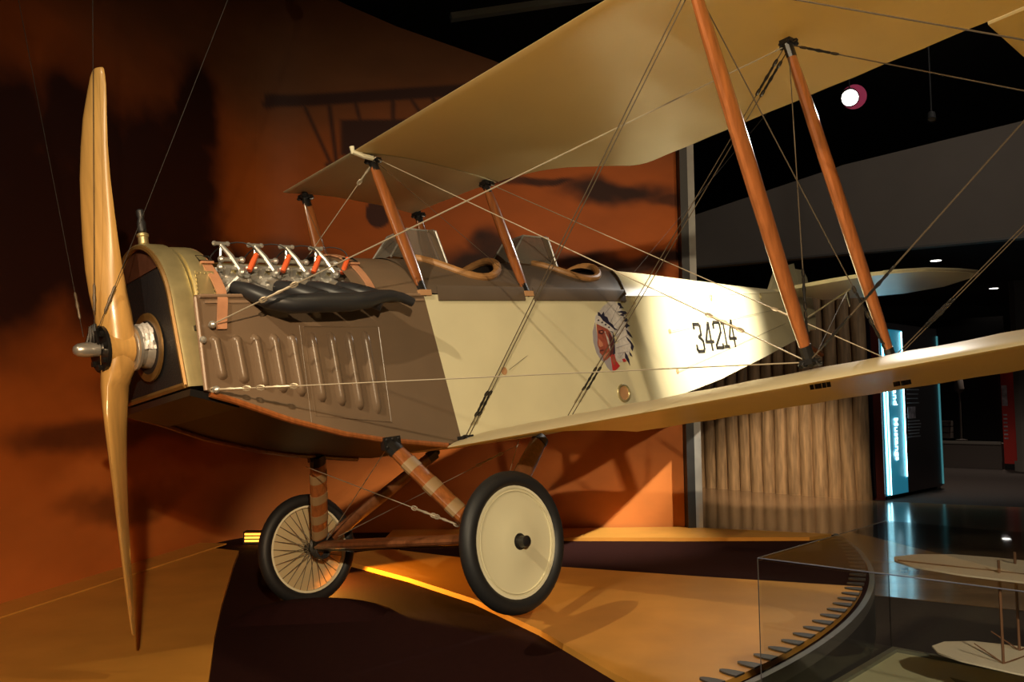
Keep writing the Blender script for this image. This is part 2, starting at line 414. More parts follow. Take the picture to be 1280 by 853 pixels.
A_ = arc(-5, -91, PR + .008, GZ + .002, 60); B_ = arc(-5, -91, PR + .008, -.05, 60); C_ = arc(-5, -91, PR - .02, -.05, 60); D_ = arc(-5, -91, PR - .02, GZ + .002, 60)
obj('platform_skirt', MB().rings([[a, b, c, d] for a, b, c, d in zip(A_, B_, C_, D_)]), 'skirt', pl)
# raised tan boards
def board(poly): return obj('tan_board', MB().prism([(x, y, .0005) for x, y in poly], (0, 0, .03)), 'tan', pl)
def edgearc(a0, a1, n=14): return [(x, y) for x, y, z in arc(a0, a1, PR - .05, 0, n)]
bA = [(-2.52, 7.1), (-2.17, 6.9), (-2.02, 6.3), (-1.86, 5.7), (-1.70, 5.1), (-1.50, 4.4), (-1.30, 3.75), (-1.10, 3.1), (-.93, 2.6)] + edgearc(-66, -89) + [(-3.40, 2.0)]
board(bA)
bB = [(-1.45, 6.62), (-1.17, 6.33), (-.70, 5.78), (-.25, 5.16), (.12, 4.45), (.42, 3.72), (.58, 3.42)] + edgearc(-48, -26, 12) + [(1.2, 5.72), (.315, 6.10), (-.4, 6.5), (-1.0, 6.92)]
board(bB)
bC = [(-1.1, 7.93), (-1.1, 7.5), (0, 7.42), (1.4, 7.30), (2.45, 7.26)] + [(2.69, 7.42), (1.5, 7.93)]
board(bC)
# plinth strip along the left wall
n_ = Vector((LX - XC, LY - YC, 0)).normalized(); q_ = Vector((-n_.y, n_.x, 0))
if q_.x < 0: q_ = -q_
p0 = Vector((XC, YC, 0)) + n_ * .75 + q_ * .0; p1 = Vector((LX, LY, 0)) + q_ * .0
struct('baseboard_left', MB().prism([p0 + V(0, 0, .032), p0 + q_ * .24 + V(0, 0, .032), p1 + q_ * .24 + V(0, 0, .032), p1 + V(0, 0, .032)], (0, 0, .010)), 'tan')
# thin dark half-discs set around the rim
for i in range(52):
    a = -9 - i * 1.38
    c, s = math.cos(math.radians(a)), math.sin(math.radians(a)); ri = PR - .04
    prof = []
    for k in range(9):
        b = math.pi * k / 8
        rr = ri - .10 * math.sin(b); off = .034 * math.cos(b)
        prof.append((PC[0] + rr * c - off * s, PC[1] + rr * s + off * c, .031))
    obj('edge_scallop', MB().prism(prof, (0, 0, .008)), 'scallop', pl)
# low carpeted ramp in front of the far wheel
mo = []
for i in range(13):
    t = -1 + 2 * i / 12
    mo.append([(-1.13 + .40 * t, 4.93 + .05 * t + .13 * w, (-.004 if h == 0 else .0) + .088 * (1 - t * t) ** .6 * h) for w, h in ((-1.6, 0), (-.9, .45), (-.3, .85), (.25, 1), (.6, .75), (.95, 0))])
obj('wheel_ramp', MB().rings(mo), 'platform', pl, 60)
# log palisade ------------------------------------------------------
LA = Vector((3.17 - .55, 14.8 + .62, GZ)); LB = Vector((5.12, 12.6, GZ))
lw = thing('log_wall', 'palisade of upright bare pine logs behind the tail of the biplane', 'wall', tuple((LA + LB) / 2))
nlog = 17; ld = (LB - LA) / nlog
back_ = Vector((ld.y, -ld.x, 0)).normalized()
if back_.y < 0: back_ = -back_
for i in range(nlog):
    b = LA + ld * (i + .5) + back_ * .11
    r = ld.length * .5 * rnd.uniform(.93, 1.03)
    h = 3.05 + rnd.uniform(-.04, .05)
    pts = []; rad = []
    for k in range(7):
        t = k / 6; pts.append((b.x + rnd.uniform(-.012, .012), b.y + rnd.uniform(-.012, .012), GZ + h * t)); rad.append(r * (1.03 - .10 * t) * rnd.uniform(.97, 1.03))
    obj('log', MB().tube(pts, rad, 14), 'log', lw)
bk = MB().beam(LA + back_ * .26 + V(0, 0, 1.5), LB + back_ * .26 + V(0, 0, 1.5), .04, 2.9)
obj('backing_board', bk, 'kiosk', lw)

# soffit ------------------------------------------------------------
FA = Vector((2.0, 14.6, 0)); FB = Vector((9.2, 10.28, 0)); fd = (FB - FA); fn = Vector((fd.y, -fd.x, 0)).normalized()
if fn.y < 0: fn = -fn
def fz(t): return interp(lerp(2.0, 9.2, t), [2.0, 2.85, 5.01, 7.04, 9.2], [3.85, 4.16, 4.68, 4.94, 5.2])
pol = [FA + V(0, 0, 3.32), FB + V(0, 0, 3.32)] + [FA + fd * t + V(0, 0, fz(t)) for t in (1, .7, .42, .12, 0)]
sof = struct('wall_soffit', MB().prism(pol, fn * .15), 'fascia', label='grey soffit band above the log palisade')
obj('soffit_lip', MB().beam(FA - fn * .012 + V(0, 0, 3.335), FB - fn * .012 + V(0, 0, 3.335), .03, .03), 'trimgrey', sof)
struct('ceiling_lower', MB().prism([FA + fn * .16 + V(0, 0, 3.5), FB + fn * .16 + V(0, 0, 3.5), V(16, 22, 3.5), V(2, 22, 3.5)], (0, 0, .08)), 'ceiling', label='black lowered ceiling behind the soffit')
for p, lab in (((7.21, 14.53), 'round recessed downlight in the black ceiling, nearer of two above the tailplane'), ((10.35, 18.41), 'round recessed downlight in the black ceiling, farther of two right of the tailplane')):
    t = thing('downlight', lab, 'ceiling light', (p[0], p[1], 3.5), 'recessed downlights')
    obj('lens', MB().lathe([(-.012, .085), (0, .085)], (p[0], p[1], 3.496), (0, 0, 1), 20), 'downl', t)
    spot('downlight_beam', (p[0], p[1], 3.44), (p[0] + .3, p[1] + .6, 0), 110, (1, .85, .68), 110, .8, .06)
    obj('trim_ring', MB().lathe([(-.015, .115), (-.015, .088), (.0, .088), (.0, .115), (-.015, .115)], (p[0], p[1], 3.499), (0, 0, 1), 20, False), 'lampbody', t)

# kiosk ------------------------------------------------------------
K0 = Vector((5.42, 12.71, GZ)); e1 = Vector((.718, .696, 0)).normalized(); nb = Vector((-e1.y, e1.x, 0)); kf = -nb
ki = thing('exhibit_kiosk', 'tall dark exhibit kiosk with a cyan lit sign reading and Mustangs', 'kiosk', tuple(K0))
def slab(p, u, L, d, z0, z1, mat_, nm, parent, lab=None):
    a = p; b = p + u * L; w = Vector((-u.y, u.x, 0)) * d
    return obj(nm, MB().hexa([a + V(0, 0, z0), b + V(0, 0, z0), b + w + V(0, 0, z0), a + w + V(0, 0, z0), a + V(0, 0, z1), b + V(0, 0, z1), b + w + V(0, 0, z1), a + w + V(0, 0, z1)]), mat_, parent, label=lab)
slab(K0, e1, 2.25, .5, .05, 2.62, 'kiosk', 'body', ki)
slab(K0 - e1 * .03, e1, .028, .52, .0, 2.62, 'redpanel', 'side_panel', ki, 'dark red side panel')
slab(K0 + e1 * .02 + kf * .012, e1, .78, .010, .06, 2.52, 'neonpanel', 'lit_panel', ki, 'glowing blue-green sign panel')
for off, z0 in ((.03, .08), (.13, .07), (.73, .30)):
    obj('light_tube', MB().cyl(K0 + e1 * off + kf * .03 + V(0, 0, z0), K0 + e1 * off + kf * .03 + V(0, 0, 2.5), .010, 8), 'neon', ki)
slab(K0 + e1 * 2.22 + kf * .02, e1, .03, .02, .08, 2.5, 'edgeglow', 'glass_edge', ki, 'cyan edge of a glass sheet')
for z0, z1, n in ((1.40, 1.95, 9), (.88, 1.12, 6)):
    for k in range(n):
        zz = lerp(z0, z1, k / (n - 1))
        slab(K0 + e1 * .92 + kf * .006, e1, .46 + .04 * math.sin(k * 5), .004, zz, zz + .018, 'print', 'text_line', ki)
slab(K0 + e1 * .92 + kf * .006, e1, .30, .004, 1.17, 1.35, 'photo', 'photo_print', ki)
slab(K0 + e1 * .05, e1, .15, .45, 0, .05, 'blackmetal', 'foot', ki); slab(K0 + e1 * 2.0, e1, .15, .45, 0, .05, 'blackmetal', 'foot', ki)
def text_mesh(s, size, bold=False):
    c = bpy.data.curves.new('t', 'FONT'); c.body = s; c.size = size; c.extrude = .004
    if bold: c.offset = size * .012
    o = bpy.data.objects.new('t', c); COL.objects.link(o)
    dg = bpy.context.evaluated_depsgraph_get(); me = bpy.data.meshes.new_from_object(o.evaluated_get(dg))
    bpy.data.objects.remove(o); bpy.data.curves.remove(c)
    return me
def sign_word(word, z0):
  tm = text_mesh(word, .185, True)
# reading downward: local x -> -z, local y -> e1
  for v in tm.vertices:
    x, y, z = v.co
    v.co = K0 + e1 * (.36 + y) + kf * (.026 + z) + V(0, 0, z0 - x * .93)
  obj('sign_lettering', tm, 'neontext', ki, label='white lit lettering reading downward')
sign_word('and', 1.62); sign_word('Mustangs', 1.20)

# far displays ----------------------------------------------------
W0 = Vector((8.3, 19.5, GZ)); W1 = Vector((10.03, 17.85, GZ)); wd = (W1 - W0).normalized()
di = thing('diorama_case', 'dark glazed exhibit case over a grey wainscot base beside the kiosk', 'display case', tuple(W0))
L = (W1 - W0).length
slab(W0, wd, L, .6, 0, .52, 'wainscot', 'base', di)
slab(W0 - Vector((-wd.y, wd.x, 0)) * .03, wd, L, .05, .50, .56, 'fascia', 'ledge', di)
slab(W0 - Vector((-wd.y, wd.x, 0)) * .02, wd, L, .05, 0, .14, 'wainscot', 'kickboard', di)
slab(W0 + Vector((-wd.y, wd.x, 0)) * .6, wd, L, .05, .5, 3.2, 'ceiling', 'back_panel', di)
slab(W0 + Vector((-wd.y, wd.x, 0)) * .02, wd, L, .008, .56, 3.0, 'glass', 'glass_pane', di)
def wp(s, back, z): return W0 + wd * s + Vector((-wd.y, wd.x, 0)) * back + V(0, 0, z)
cr = MB()
for k in range(3): cr.beam(wp(.75, .3, .66 + k * .13), wp(1.35, .3, .66 + k * .13), .3, .11)
tag(obj('crate_stack', cr, 'wainscot'), 'dim stack of boxes inside the dark glazed exhibit case', 'boxes')
ja = MB().lathe([(0, .05), (.05, .19), (.35, .17), (.55, .22), (.66, .20), (.72, .07), (.76, .06), (.80, .085), (.90, .10), (.98, .08), (1.02, .02)], wp(.85, .35, 1.05), (0, 0, 1), 16)
tag(obj('mannequin', ja, 'wainscot'), 'dim mannequin bust in the dark glazed exhibit case', 'mannequin')
po = MB().lathe([(0, .12), (.02, .12), (.03, .02), (1.0, .02), (1.1, .10), (1.3, .08), (1.4, .02)], wp(1.55, .3, .56), (0, 0, 1), 12)
tag(obj('display_stand', po, 'wainscot'), 'dim slender stand with a cap in the dark exhibit case', 'stand')
P0 = Vector((10.05, 17.80, GZ)); pdx = Vector((.75, -.66, 0)).normalized()
rp = thing('red_display_panel', 'red exhibit panel left of the grey pillar at the far right', 'display panel', tuple(P0), 'red exhibit panels')
slab(P0, pdx, .26, .06, .12, 2.2, 'red', 'board', rp); slab(P0, pdx, .26, .06, 0, .12, 'blackmetal', 'plinth', rp)
slab(P0 + pdx * .01 - nb * 0 + V(-.006, -.007, 0) , pdx, .10, .004, 1.30, 1.72, 'photo', 'photo_print', rp)
for k in range(7): slab(P0 + pdx * .02 + V(-.006, -.007, 0), pdx, .07, .004, .62 + k * .08, .65 + k * .08, 'photo', 'text_line', rp)
Q0 = Vector((10.60, 17.75, GZ))
rq = thing('red_display_panel', 'red exhibit panel right of the grey pillar, cut by the picture edge', 'display panel', tuple(Q0), 'red exhibit panels')
slab(Q0, pdx, .7, .06, .12, 2.2, 'red', 'board', rq); slab(Q0, pdx, .7, .06, 0, .12, 'blackmetal', 'plinth', rq)
slab(Q0 + pdx * .04 + V(-.006, -.007, 0), pdx, .5, .004, 1.28, 1.72, 'photo', 'photo_print', rq)
slab(Q0 + pdx * .04 + V(-.02, -.03, 0), pdx, .4, .03, .66, .82, 'wainscot', 'shelf', rq)
cl = struct('column_1', MB().box((10.18, 17.30, 1.6), (.20, .20, 3.9)), 'fascia', label='grey pillar between the red panels')
obj('column_base', MB().box((10.18, 17.30, GZ + .10), (.27, .27, .2)), 'fascia', cl)

# ceiling fixtures ------------------------------------------------
def can(name, lab, loc, aim, r, L, lens, group=None, grp_cat='spotlight'):
    loc = Vector(loc); d = (Vector(aim) - loc).normalized()
    t = thing(name, lab, grp_cat, tuple(loc), group)
    obj('housing', MB().lathe([(-L, r * .6), (-L * .9, r * .9), (-.0, r), (.0, r * .88), (-.03, r * .86), (-.04, .01)], loc, d, 20, False), 'lampbody', t)
    if lens: obj('lens', MB().lathe([(-.028, r * .84), (-.018, r * .84)], loc, d, 20), lens, t)
    obj('yoke', MB().cyl(loc - d * L * .5, loc - d * L * .5 + V(0, 0, max(.1, 6.2 - loc.z)), .008, 6), 'ceiling', t)
    return t
sl = can('spotlight', 'glowing white spotlight with a magenta rim under the dark ceiling', (3.63, 9.0, 4.37), (1.6, 3.5, 1.6), .095, .22, 'lamp')
obj('gel_frame', MB().lathe([(.0, .02), (.002, .13), (.012, .13), (.012, .02), (0, .02)], Vector((3.73, 9.14, 4.43)), Vector((-.36, -.87, -.33)), 20, False), 'magenta', sl, label='magenta gel rim')
spot('spotlight_beam', (3.60, 8.85, 4.32), (1.9, 4.2, 1.6), 160, (1, .93, .82), 55, .8, .06)
can('ceiling_lamp', 'small unlit lamp hanging right of the glowing spotlight', (4.49, 9.0, 4.12), (4.0, 8.0, 2.0), .045, .10, 'rail', grp_cat='lamp')
can('track_spotlight', 'unlit black spotlight hanging above the mural at the top edge', (-1.80, 7.2, 4.75), (-1.7, 8.0, 4.3), .06, .2, None)
ra = MB().beam((-.62, 9.0, 5.3), (1.3, 9.4, 5.75), .10, .07)
tag(obj('ceiling_rail', ra, 'rail'), 'slim grey rail high in the dark beyond the mural top', 'rail')
# amber floor lamp behind the far wheel
fl_ = thing('floor_spotlight', 'amber slatted floor lamp glowing at the mural foot left of the far wheel', 'floor lamp', (-2.1, 7.4, .0), 'amber floor lamps')
obj('housing', MB().box((-2.14, 7.44, .055), (.30, .10, .10)), 'lampbody', fl_)
for k in range(3): obj('lens', MB().box((-2.14, 7.385, .03 + k * .028), (.27, .01, .016)), 'amber', fl_)

fl2 = thing('floor_spotlight', 'small amber floor spotlight hidden low right behind the far wheel, lighting its lower half', 'floor lamp', (-1.6, 5.75, .0), 'amber floor lamps')
obj('housing', MB().lathe([(-.12, .03), (-.10, .06), (0, .07), (0, .058), (-.02, .056), (-.03, .01)], (-1.49, 5.71, .14), (1, -.3, -.1), 18, False), 'lampbody', fl2)
obj('stand', MB().box((-1.60, 5.76, .045), (.10, .10, .09)), 'lampbody', fl2)
obj('lens', MB().lathe([(-.018, .054), (-.010, .054)], (-1.49, 5.71, .14), (1, -.3, -.1), 18), 'amber', fl2)

# ------------------------------------------------------------------ glass case with model
cu = Vector((.727, -.686, 0)); cv = Vector((.686, .727, 0)); CA = Vector((.535, 1.928, 0)); CL, CW_, DZ, TZ = 1.35, .76, .482, .832
gc = thing('glass_display_case', 'square-edged glass display case on a dark plinth at the lower right', 'display case', (CA.x + .7, CA.y + 0, GZ))
def cp(a, b, z): return CA + cu * a + cv * b + V(0, 0, z)
def cbox(a0, a1, b0, b1, z0, z1): return MB().hexa([cp(a0, b0, z0), cp(a1, b0, z0), cp(a1, b1, z0), cp(a0, b1, z0), cp(a0, b0, z1), cp(a1, b0, z1), cp(a1, b1, z1), cp(a0, b1, z1)])
obj('plinth', cbox(.0, CL, .0, CW_, GZ, DZ - .03), 'casebase', gc)
g = .005
obj('glass_pane', cbox(0, CL, 0, g, DZ, TZ - g), 'glass', gc); obj('glass_pane', cbox(0, CL, CW_ - g, CW_, DZ, TZ - g), 'glass', gc)
obj('glass_pane', cbox(0, g, g, CW_ - g, DZ, TZ - g), 'glass', gc); obj('glass_pane', cbox(CL - g, CL, g, CW_ - g, DZ, TZ - g), 'glass', gc)
obj('glass_top', cbox(0, CL, 0, CW_, TZ - g, TZ), 'glass', gc)
fr = 'trimgrey'
for a in (0, CL): obj('corner_edge', MB().cyl(cp(a, 0, DZ), cp(a, 0, TZ), .0012, 6), 'skirt', gc)
obj('corner_edge', MB().cyl(cp(0, CW_, DZ), cp(0, CW_, TZ), .0010, 6), 'skirt', gc)
obj('top_edge', MB().cyl(cp(0, 0, TZ), cp(CL, 0, TZ), .0013, 6), 'edgefaint', gc); obj('top_edge', MB().cyl(cp(0, 0, TZ), cp(0, CW_, TZ), .0009, 6), 'skirt', gc)
# framed board lying on the deck
obj('deck', cbox(.0, CL, .0, CW_, DZ - .03, DZ - .012), 'casebase', gc)
pb = thing('framed_board', 'grey-green framed board lying flat in the glass case', 'framed picture', tuple(cp(CL / 2, CW_ / 2, DZ - .012)))
obj('board', cbox(.02, CL - .02, .02, CW_ - .02, DZ - .012, DZ - .006), 'deckpanel', pb)
for a0, a1, b0, b1 in ((.006, CL - .006, .006, .024), (.006, CL - .006, CW_ - .024, CW_ - .006), (.006, .024, .024, CW_ - .024), (CL - .024, CL - .006, .024, CW_ - .024)):
    obj('frame_rail', cbox(a0, a1, b0, b1, DZ - .012, DZ + .003), 'deckframe', pb)
dr = MB().prism([cp(a, b, DZ - .0055) for a, b in ((.20, .60), (.30, .46), (.55, .40), (.62, .46), (.40, .56))], (0, 0, .0006))
obj('drawing_shade', dr, 'drawing', pb)
dl = MB().tube([cp(a, b, DZ - .004) for a, b in ((.22, .36), (.30, .31), (.37, .36), (.43, .47), (.40, .49), (.33, .42), (.24, .42))], .0016, 5, closed=True)
obj('drawing_line', dl, 'ink', pb)
obj('drawing_block', MB().prism([cp(a, b, DZ - .0052) for a, b in ((.16, .44), (.22, .31), (.28, .33), (.21, .47))], (0, 0, .0008)), 'ink', pb)
# model biplane
mdl = thing('model_biplane', 'cream paper model biplane inside the glass case', 'model aeroplane', tuple(cp(.7, .38, DZ)))
def wingplate(poly, z, th=.004, camber=.006):
    m = MB(); n = len(poly)
    A = [cp(a, b, z) for a, b in poly]; B = [cp(a, b, z + th) for a, b in poly]
    ca = sum((p[0] for p in poly)) / n; cb_ = sum((p[1] for p in poly)) / n
    v = A + B + [cp(ca, cb_, z + camber), cp(ca, cb_, z + th + camber)]
    f = []
    for i in range(n):
        j = (i + 1) % n
        f += [(i, j, n + j, n + i), (j, i, 2 * n), (n + i, n + j, 2 * n + 1)]
    m.add(v, f); return m
up = [(.10, .53), (.13, .60), (.20, .66), (.30, .68), (1.2, .70), (1.25, .66), (1.25, .44), (1.2, .40), (.30, .40), (.18, .43), (.12, .48)]
lo = [(.19, .51), (.20, .57), (.25, .62), (.34, .645), (1.2, .66), (1.24, .62), (1.24, .44), (1.2, .41), (.40, .41), (.28, .43), (.22, .46)]
UZ, LZ = TZ - .062, TZ - .265
obj('upper_wing', wingplate(up, UZ), 'model', mdl); obj('lower_wing', wingplate(lo, LZ), 'model', mdl)
for a, b in ((.36, .46), (.36, .60), (.62, .46), (.62, .60), (.95, .46), (.95, .60)):
    obj('strut', MB().cyl(cp(a, b, LZ + .004), cp(a, b, UZ + .035), .0032, 6), 'modelwood', mdl)
obj('spar', MB().cyl(cp(.13, .475, UZ + .006), cp(1.23, .475, UZ + .010), .002, 5), 'modelwood', mdl)
for a, b in ((.36, .46), (.36, .60)):
    for s in (-1, 1): obj('strut_brace', MB().cyl(cp(a, b, LZ + .006), cp(a + s * .06, b, LZ + .04), .0016, 5), 'modelwood', mdl)
obj('fuselage', MB().tube([cp(.80, .20, .60), cp(.80, .30, .61), cp(.80, .45, .62), cp(.80, .60, .62), cp(.80, .72, .615)], [.012, .03, .04, .04, .02], 10), 'model', mdl)
for s in (-1, 1):
    obj('wheel', MB().lathe([(-.006, .036), (.006, .036)], cp(.80 + s * .08, .55, DZ + .027), cu, 16), 'modelwood', mdl)
    obj('gear_leg', MB().cyl(cp(.80 + s * .03, .53, .60), cp(.80 + s * .07, .55, DZ + .03), .003, 6), 'modelwood', mdl)

# ------------------------------------------------------------------ THE BIPLANE (frame: x aft, y starboard, z up, origin at the propeller hub)
ACM = Matrix(((0.69401, -0.70545, -0.14385, -1.6851), (0.71603, 0.69716, 0.03565, 3.6745), (0.07514, -0.12775, 0.98896, 1.4243), (0, 0, 0, 1)))
BASE = Vector((1.319, .865, -1.418))
bi = bpy.data.objects.new('biplane', None); COL.objects.link(bi)
bi['label'] = 'full-size cream and brown biplane banked over the platform with wooden propeller'
bi['category'] = 'aeroplane'
bi.matrix_world = ACM @ Matrix.Translation(BASE); OFF[bi] = BASE
acw = lambda p: ACM @ Vector(p)

# --- wings
CH, INC, XLE, ZLE, CS = 1.588, .060, 1.135, .910, .343
XLL, ZLL, WLL = 1.401, -.636, .425
def foil(n=18):
    pts = []
    xs = [(1 - math.cos(math.pi * i / n)) / 2 for i in range(n + 1)]
    def cam(x): return .040 * (1 - ((x - .4) / (.4 if x < .4 else .6)) ** 2)
    def th(x): return .5 * .066 * 5 * (.2969 * x ** .5 - .126 * x - .3516 * x * x + .2843 * x ** 3 - .1036 * x ** 4) * 1.9 * .55
    up = [(x, cam(x) + th(x)) for x in reversed(xs)]; lo = [(x, cam(x) - th(x)) for x in xs[1:-1]]
    return up + lo
FOIL = foil()
def wing(ys, xle, zle, xte, scale_t=1., rib=.32):
    """ys stations; xle,zle,xte functions of y"""
    m = MB(); R = []
    for y in ys:
        c = xte(y) - xle(y); ring = []
        ph = (abs(y) / rib) % 1.0; sag = .0035 * math.sin(math.pi * ph) ** 1.0
        for x, z in FOIL:
            zz = z * min(c, CH) * scale_t
            if z > .03: zz -= sag
            elif x > .08: zz += sag * .8
            ring.append((xle(y) + x * c, y, zle(y) + zz - INC * x * c))
        R.append(ring)
    m.rings(R); return m
def stations(a, b, n): return [lerp(a, b, i / n) for i in range(n + 1)]
uz = lambda y: ZLE + .011 * max(0, abs(y) - CS)
def ute(y):
    a = -y
    return interp(a, [-.4, .0, .2, .44, .62, .70, .79, .86, .91, .96, 1.01, 1.06, 1.15], [2.06, 2.085, 2.11, 2.17, 2.26, 2.34, 2.49, 2.60, 2.69, 2.735, 2.752, 2.755, 2.752])
obj('center_section', wing(stations(-.338, .345, 14), lambda y: XLE, lambda y: ZLE, ute), 'fabric', bi, 50)
def tipx(y): return XLE + .0 + (.55 * max(0, (abs(y) - 6.2) / .4) ** 2)
obj('upper_wing_panel', wing(stations(-.350, -2.83, 62) + stations(-2.9, -6.55, 60), tipx, uz, ute), 'wing', bi, 50)
al = MB(); R = []
for y in stations(-2.84, -6.35, 12):
    z0 = uz(y) - INC * (2.752 - XLE)
    R.append([(2.757, y, z0 + .010), (3.335, y, z0 - INC * .58 - .003), (3.338, y, z0 - INC * .58 - .006), (2.757, y, z0 - .012)])
obj('aileron', al.rings(R), 'wing', bi)
obj('panel_joint', MB().tube([(XLE - .012, -.344, ZLE + .02), (XLE - .010, -.344, ZLE - .008), (XLE + .05, -.344, ZLE - .022), (XLE + .11, -.344, ZLE - .026)], .013, 8), 'fabric_trim', bi)
lzf = lambda y: ZLL + .017 * max(0, abs(y) - WLL)
def ltip(y): return XLL + .45 * max(0, (abs(y) - 4.8) / .35) ** 2
obj('lower_wing_panel', wing(stations(-.412, -5.1, 120), ltip, lzf, lambda y: XLL + CH), 'wing', bi, 50)
for y, x in ((-2.25, 1.70), (-2.27, 2.47)):
    f = MB()
    zc = lzf(y) - INC * (x - XLL) + .012
    for k in range(5): f.cyl((x + .02 * (k - 2), y + .02 * ((k % 2) * 2 - 1), zc - .018), (x + .02 * (k - 2), y + .02 * ((k % 2) * 2 - 1), zc + .003), .008, 8)
    obj('wing_bolt_plate', f, 'blackmetal', bi)

# --- struts
def strut(nm, p, q, chord, thick, m='wood', taper=.62, bands=()):
    o = obj(nm, MB().strut(p, q, (1, 0, .0), chord, thick, taper), m, bi)
    p, q = Vector(p), Vector(q)
    t = (q - p).normalized()
    for e, s in ((p, 1), (q, -1)):
        c = MB(); c.strut(e - t * s * .015, e + t * s * .045, (1, 0, 0), chord * taper * 1.12, thick * taper * 1.25, 1., 10, 2)
        c.ball(e - t * s * .022, .02, 8)
        obj('strut_socket', c, 'blackmetal', o)
    for b in bands:
        cc = p + (q - p) * b
        w = taper + (1 - taper) * math.sin(math.pi * b) ** .6
        obj('tape_band', MB().strut(cc - t * .028, cc + t * .028, (1, 0, 0), chord * w * 1.05, thick * w * 1.08, 1., 14, 2), 'tape', o)
    return o
strut('interplane_strut', (1.279, -2.264, .905), (1.63, -2.264, -.505), .105, .05)
strut('interplane_strut', (2.11, -2.22, .855), (2.44, -2.262, -.545), .105, .05)
strut('interplane_strut', (1.279, -4.4, .93), (1.63, -4.4, -.47), .105, .05)
strut('interplane_strut', (2.11, -4.4, .88), (2.44, -4.4, -.51), .105, .05)
strut('cabane_strut', (1.266, -.317, .872), (1.413, -.385, .185), .082, .042)
strut('cabane_strut', (2.075, -.317, .830), (2.195, -.385, .185), .082, .042)
strut('cabane_strut', (1.260, .317, .872), (1.413, .385, .185), .082, .042)
strut('cabane_strut', (2.083, .317, .830), (2.195, .385, .185), .082, .042)

# --- fuselage
FXS = [.18, .35, .6, .8, 1.03, 1.25, 1.5, 1.9, 2.4, 2.9, 3.4, 3.9, 4.4, 4.9, 5.4, 5.9, 6.2, 6.5]
def fw(x): return interp(x, [.18, .5, 2.9, 4.35, 5.37, 6.2, 6.6], [.385, .396, .396, .26, .155, .065, .018])
def fzb(x): return interp(x, [.13, .32, .535, .81, 1.03, 1.5, 2.2, 2.9, 4.35, 5.37, 6.2, 6.6], [-.231, -.302, -.397, -.490, -.544, -.631, -.655, -.625, -.460, -.300, -.160, -.08])
def fzl(x): return interp(x, [.18, 3.2, 4.4, 5.4, 6.0, 6.6], [.150, .165, .205, .252, .285, .30])
def fzt(x): return interp(x, [.18, 1.2, 3.2, 3.8, 4.4, 5.2, 5.93, 6.6], [.432, .434, .434, .416, .385, .345, .315, .305])
def decks(x, y):
    w = fw(x); u = min(1, abs(y) / w); return fzl(x) + (fzt(x) - fzl(x)) * max(0, 1 - u * u) ** .82
def seam(z): return 1.405 + (.165 - z) * .148
def hull(xa, xb, n, fa=None, fb=None, side=-1, belly=False):
    """side/bottom shell between xa and xb, ends optionally following the slanted seam"""
    R = []
    for i in range(n + 1):
        t = i / n; ring = []
        x0 = lerp(xa, xb, t)
        prof = []
        for k in range(9): prof.append((-1, k / 8))
        if belly:
            prof = [(-1 + 2 * k / 6, 1) for k in range(7)]
        if side > 0: prof = [(1, 1 - k / 8) for k in range(9)]
        for sx, d in prof:
            x = x0
            zl, zb = fzl(x), fzb(x); z = zl + (zb - zl) * d
            if fa: x = lerp(fa(z), xb, t)
            if fb: x = lerp(xa, fb(z), t)
            zl, zb = fzl(x), fzb(x); z = zl + (zb - zl) * d
            w = fw(x)
            if abs(sx) == 1 and d > .97: w -= .0
            ring.append((x, sx * w, z))
        R.append(ring)
    return MB().rings(R, False, False)
cowl = obj('engine_cowling', hull(.18, 1.45, 22, fb=seam), 'brown', bi, 30)
obj('engine_cowling', hull(.18, 1.45, 22, fb=seam, side=1), 'brown', bi, 30)
cover = obj('fuselage_covering', hull(1.45, 6.56, 44, fa=seam), 'fabric', bi, 30)
obj('fuselage_covering', hull(1.45, 6.56, 44, fa=seam, side=1), 'fabric', bi, 30)
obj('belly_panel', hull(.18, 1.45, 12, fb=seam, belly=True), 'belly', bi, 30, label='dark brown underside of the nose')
obj('belly_covering', hull(1.45, 6.56, 30, fa=seam, belly=True), 'fabric', bi, 30)
def deckmesh(xa, xb, nx, ny=28, hole=None, lift=0., side=1.0, bulge=0.):
    m = MB(); v = []; f = []
    for i in range(nx + 1):
        x = lerp(xa, xb, i / nx)
        for j in range(ny + 1):
            u = -1 + 2 * j / ny; u = math.copysign(abs(u) ** .8, u) * side
            y = u * fw(x); xx = x + bulge * (1 - u * u) * max(0, min(1, (x - 2.7) / .44)) ** 2
            v.append((xx, y * (1 + lift * .6), decks(min(xx, 3.3) if bulge else x, y) + lift))
    n1 = ny + 1
    for i in range(nx):
        for j in range(ny):
            q = (i * n1 + j, (i + 1) * n1 + j, (i + 1) * n1 + j + 1, i * n1 + j + 1)
            cx = sum(v[k][0] for k in q) / 4; cy = sum(v[k][1] for k in q) / 4
            if hole and hole(cx, cy): continue
            f.append(q)
    m.add(v, f); return m
def inhole(h):
    return lambda x, y: any(((x - c[0]) / c[2]) ** 2 + ((y - c[1]) / c[3]) ** 2 < 1 for c in h)
HOLES = [(1.915, 0, .325, .335), (2.87, 0, .325, .325)]
# cowling top: closed behind the engine, open over it
def cowl_open(x, y): return .335 < x < 1.0 and -.40 < y < .40 and not (abs(y) < .0)
obj('cowl_top', deckmesh(.33, 1.42, 56, 30, hole=cowl_open), 'brown', bi)
obj('cowl_top_rail', MB().tube([(.33, .36, .2), (.6, .355, .25), (1.0, .36, .22)], .018, 8), 'brown_trim', bi)
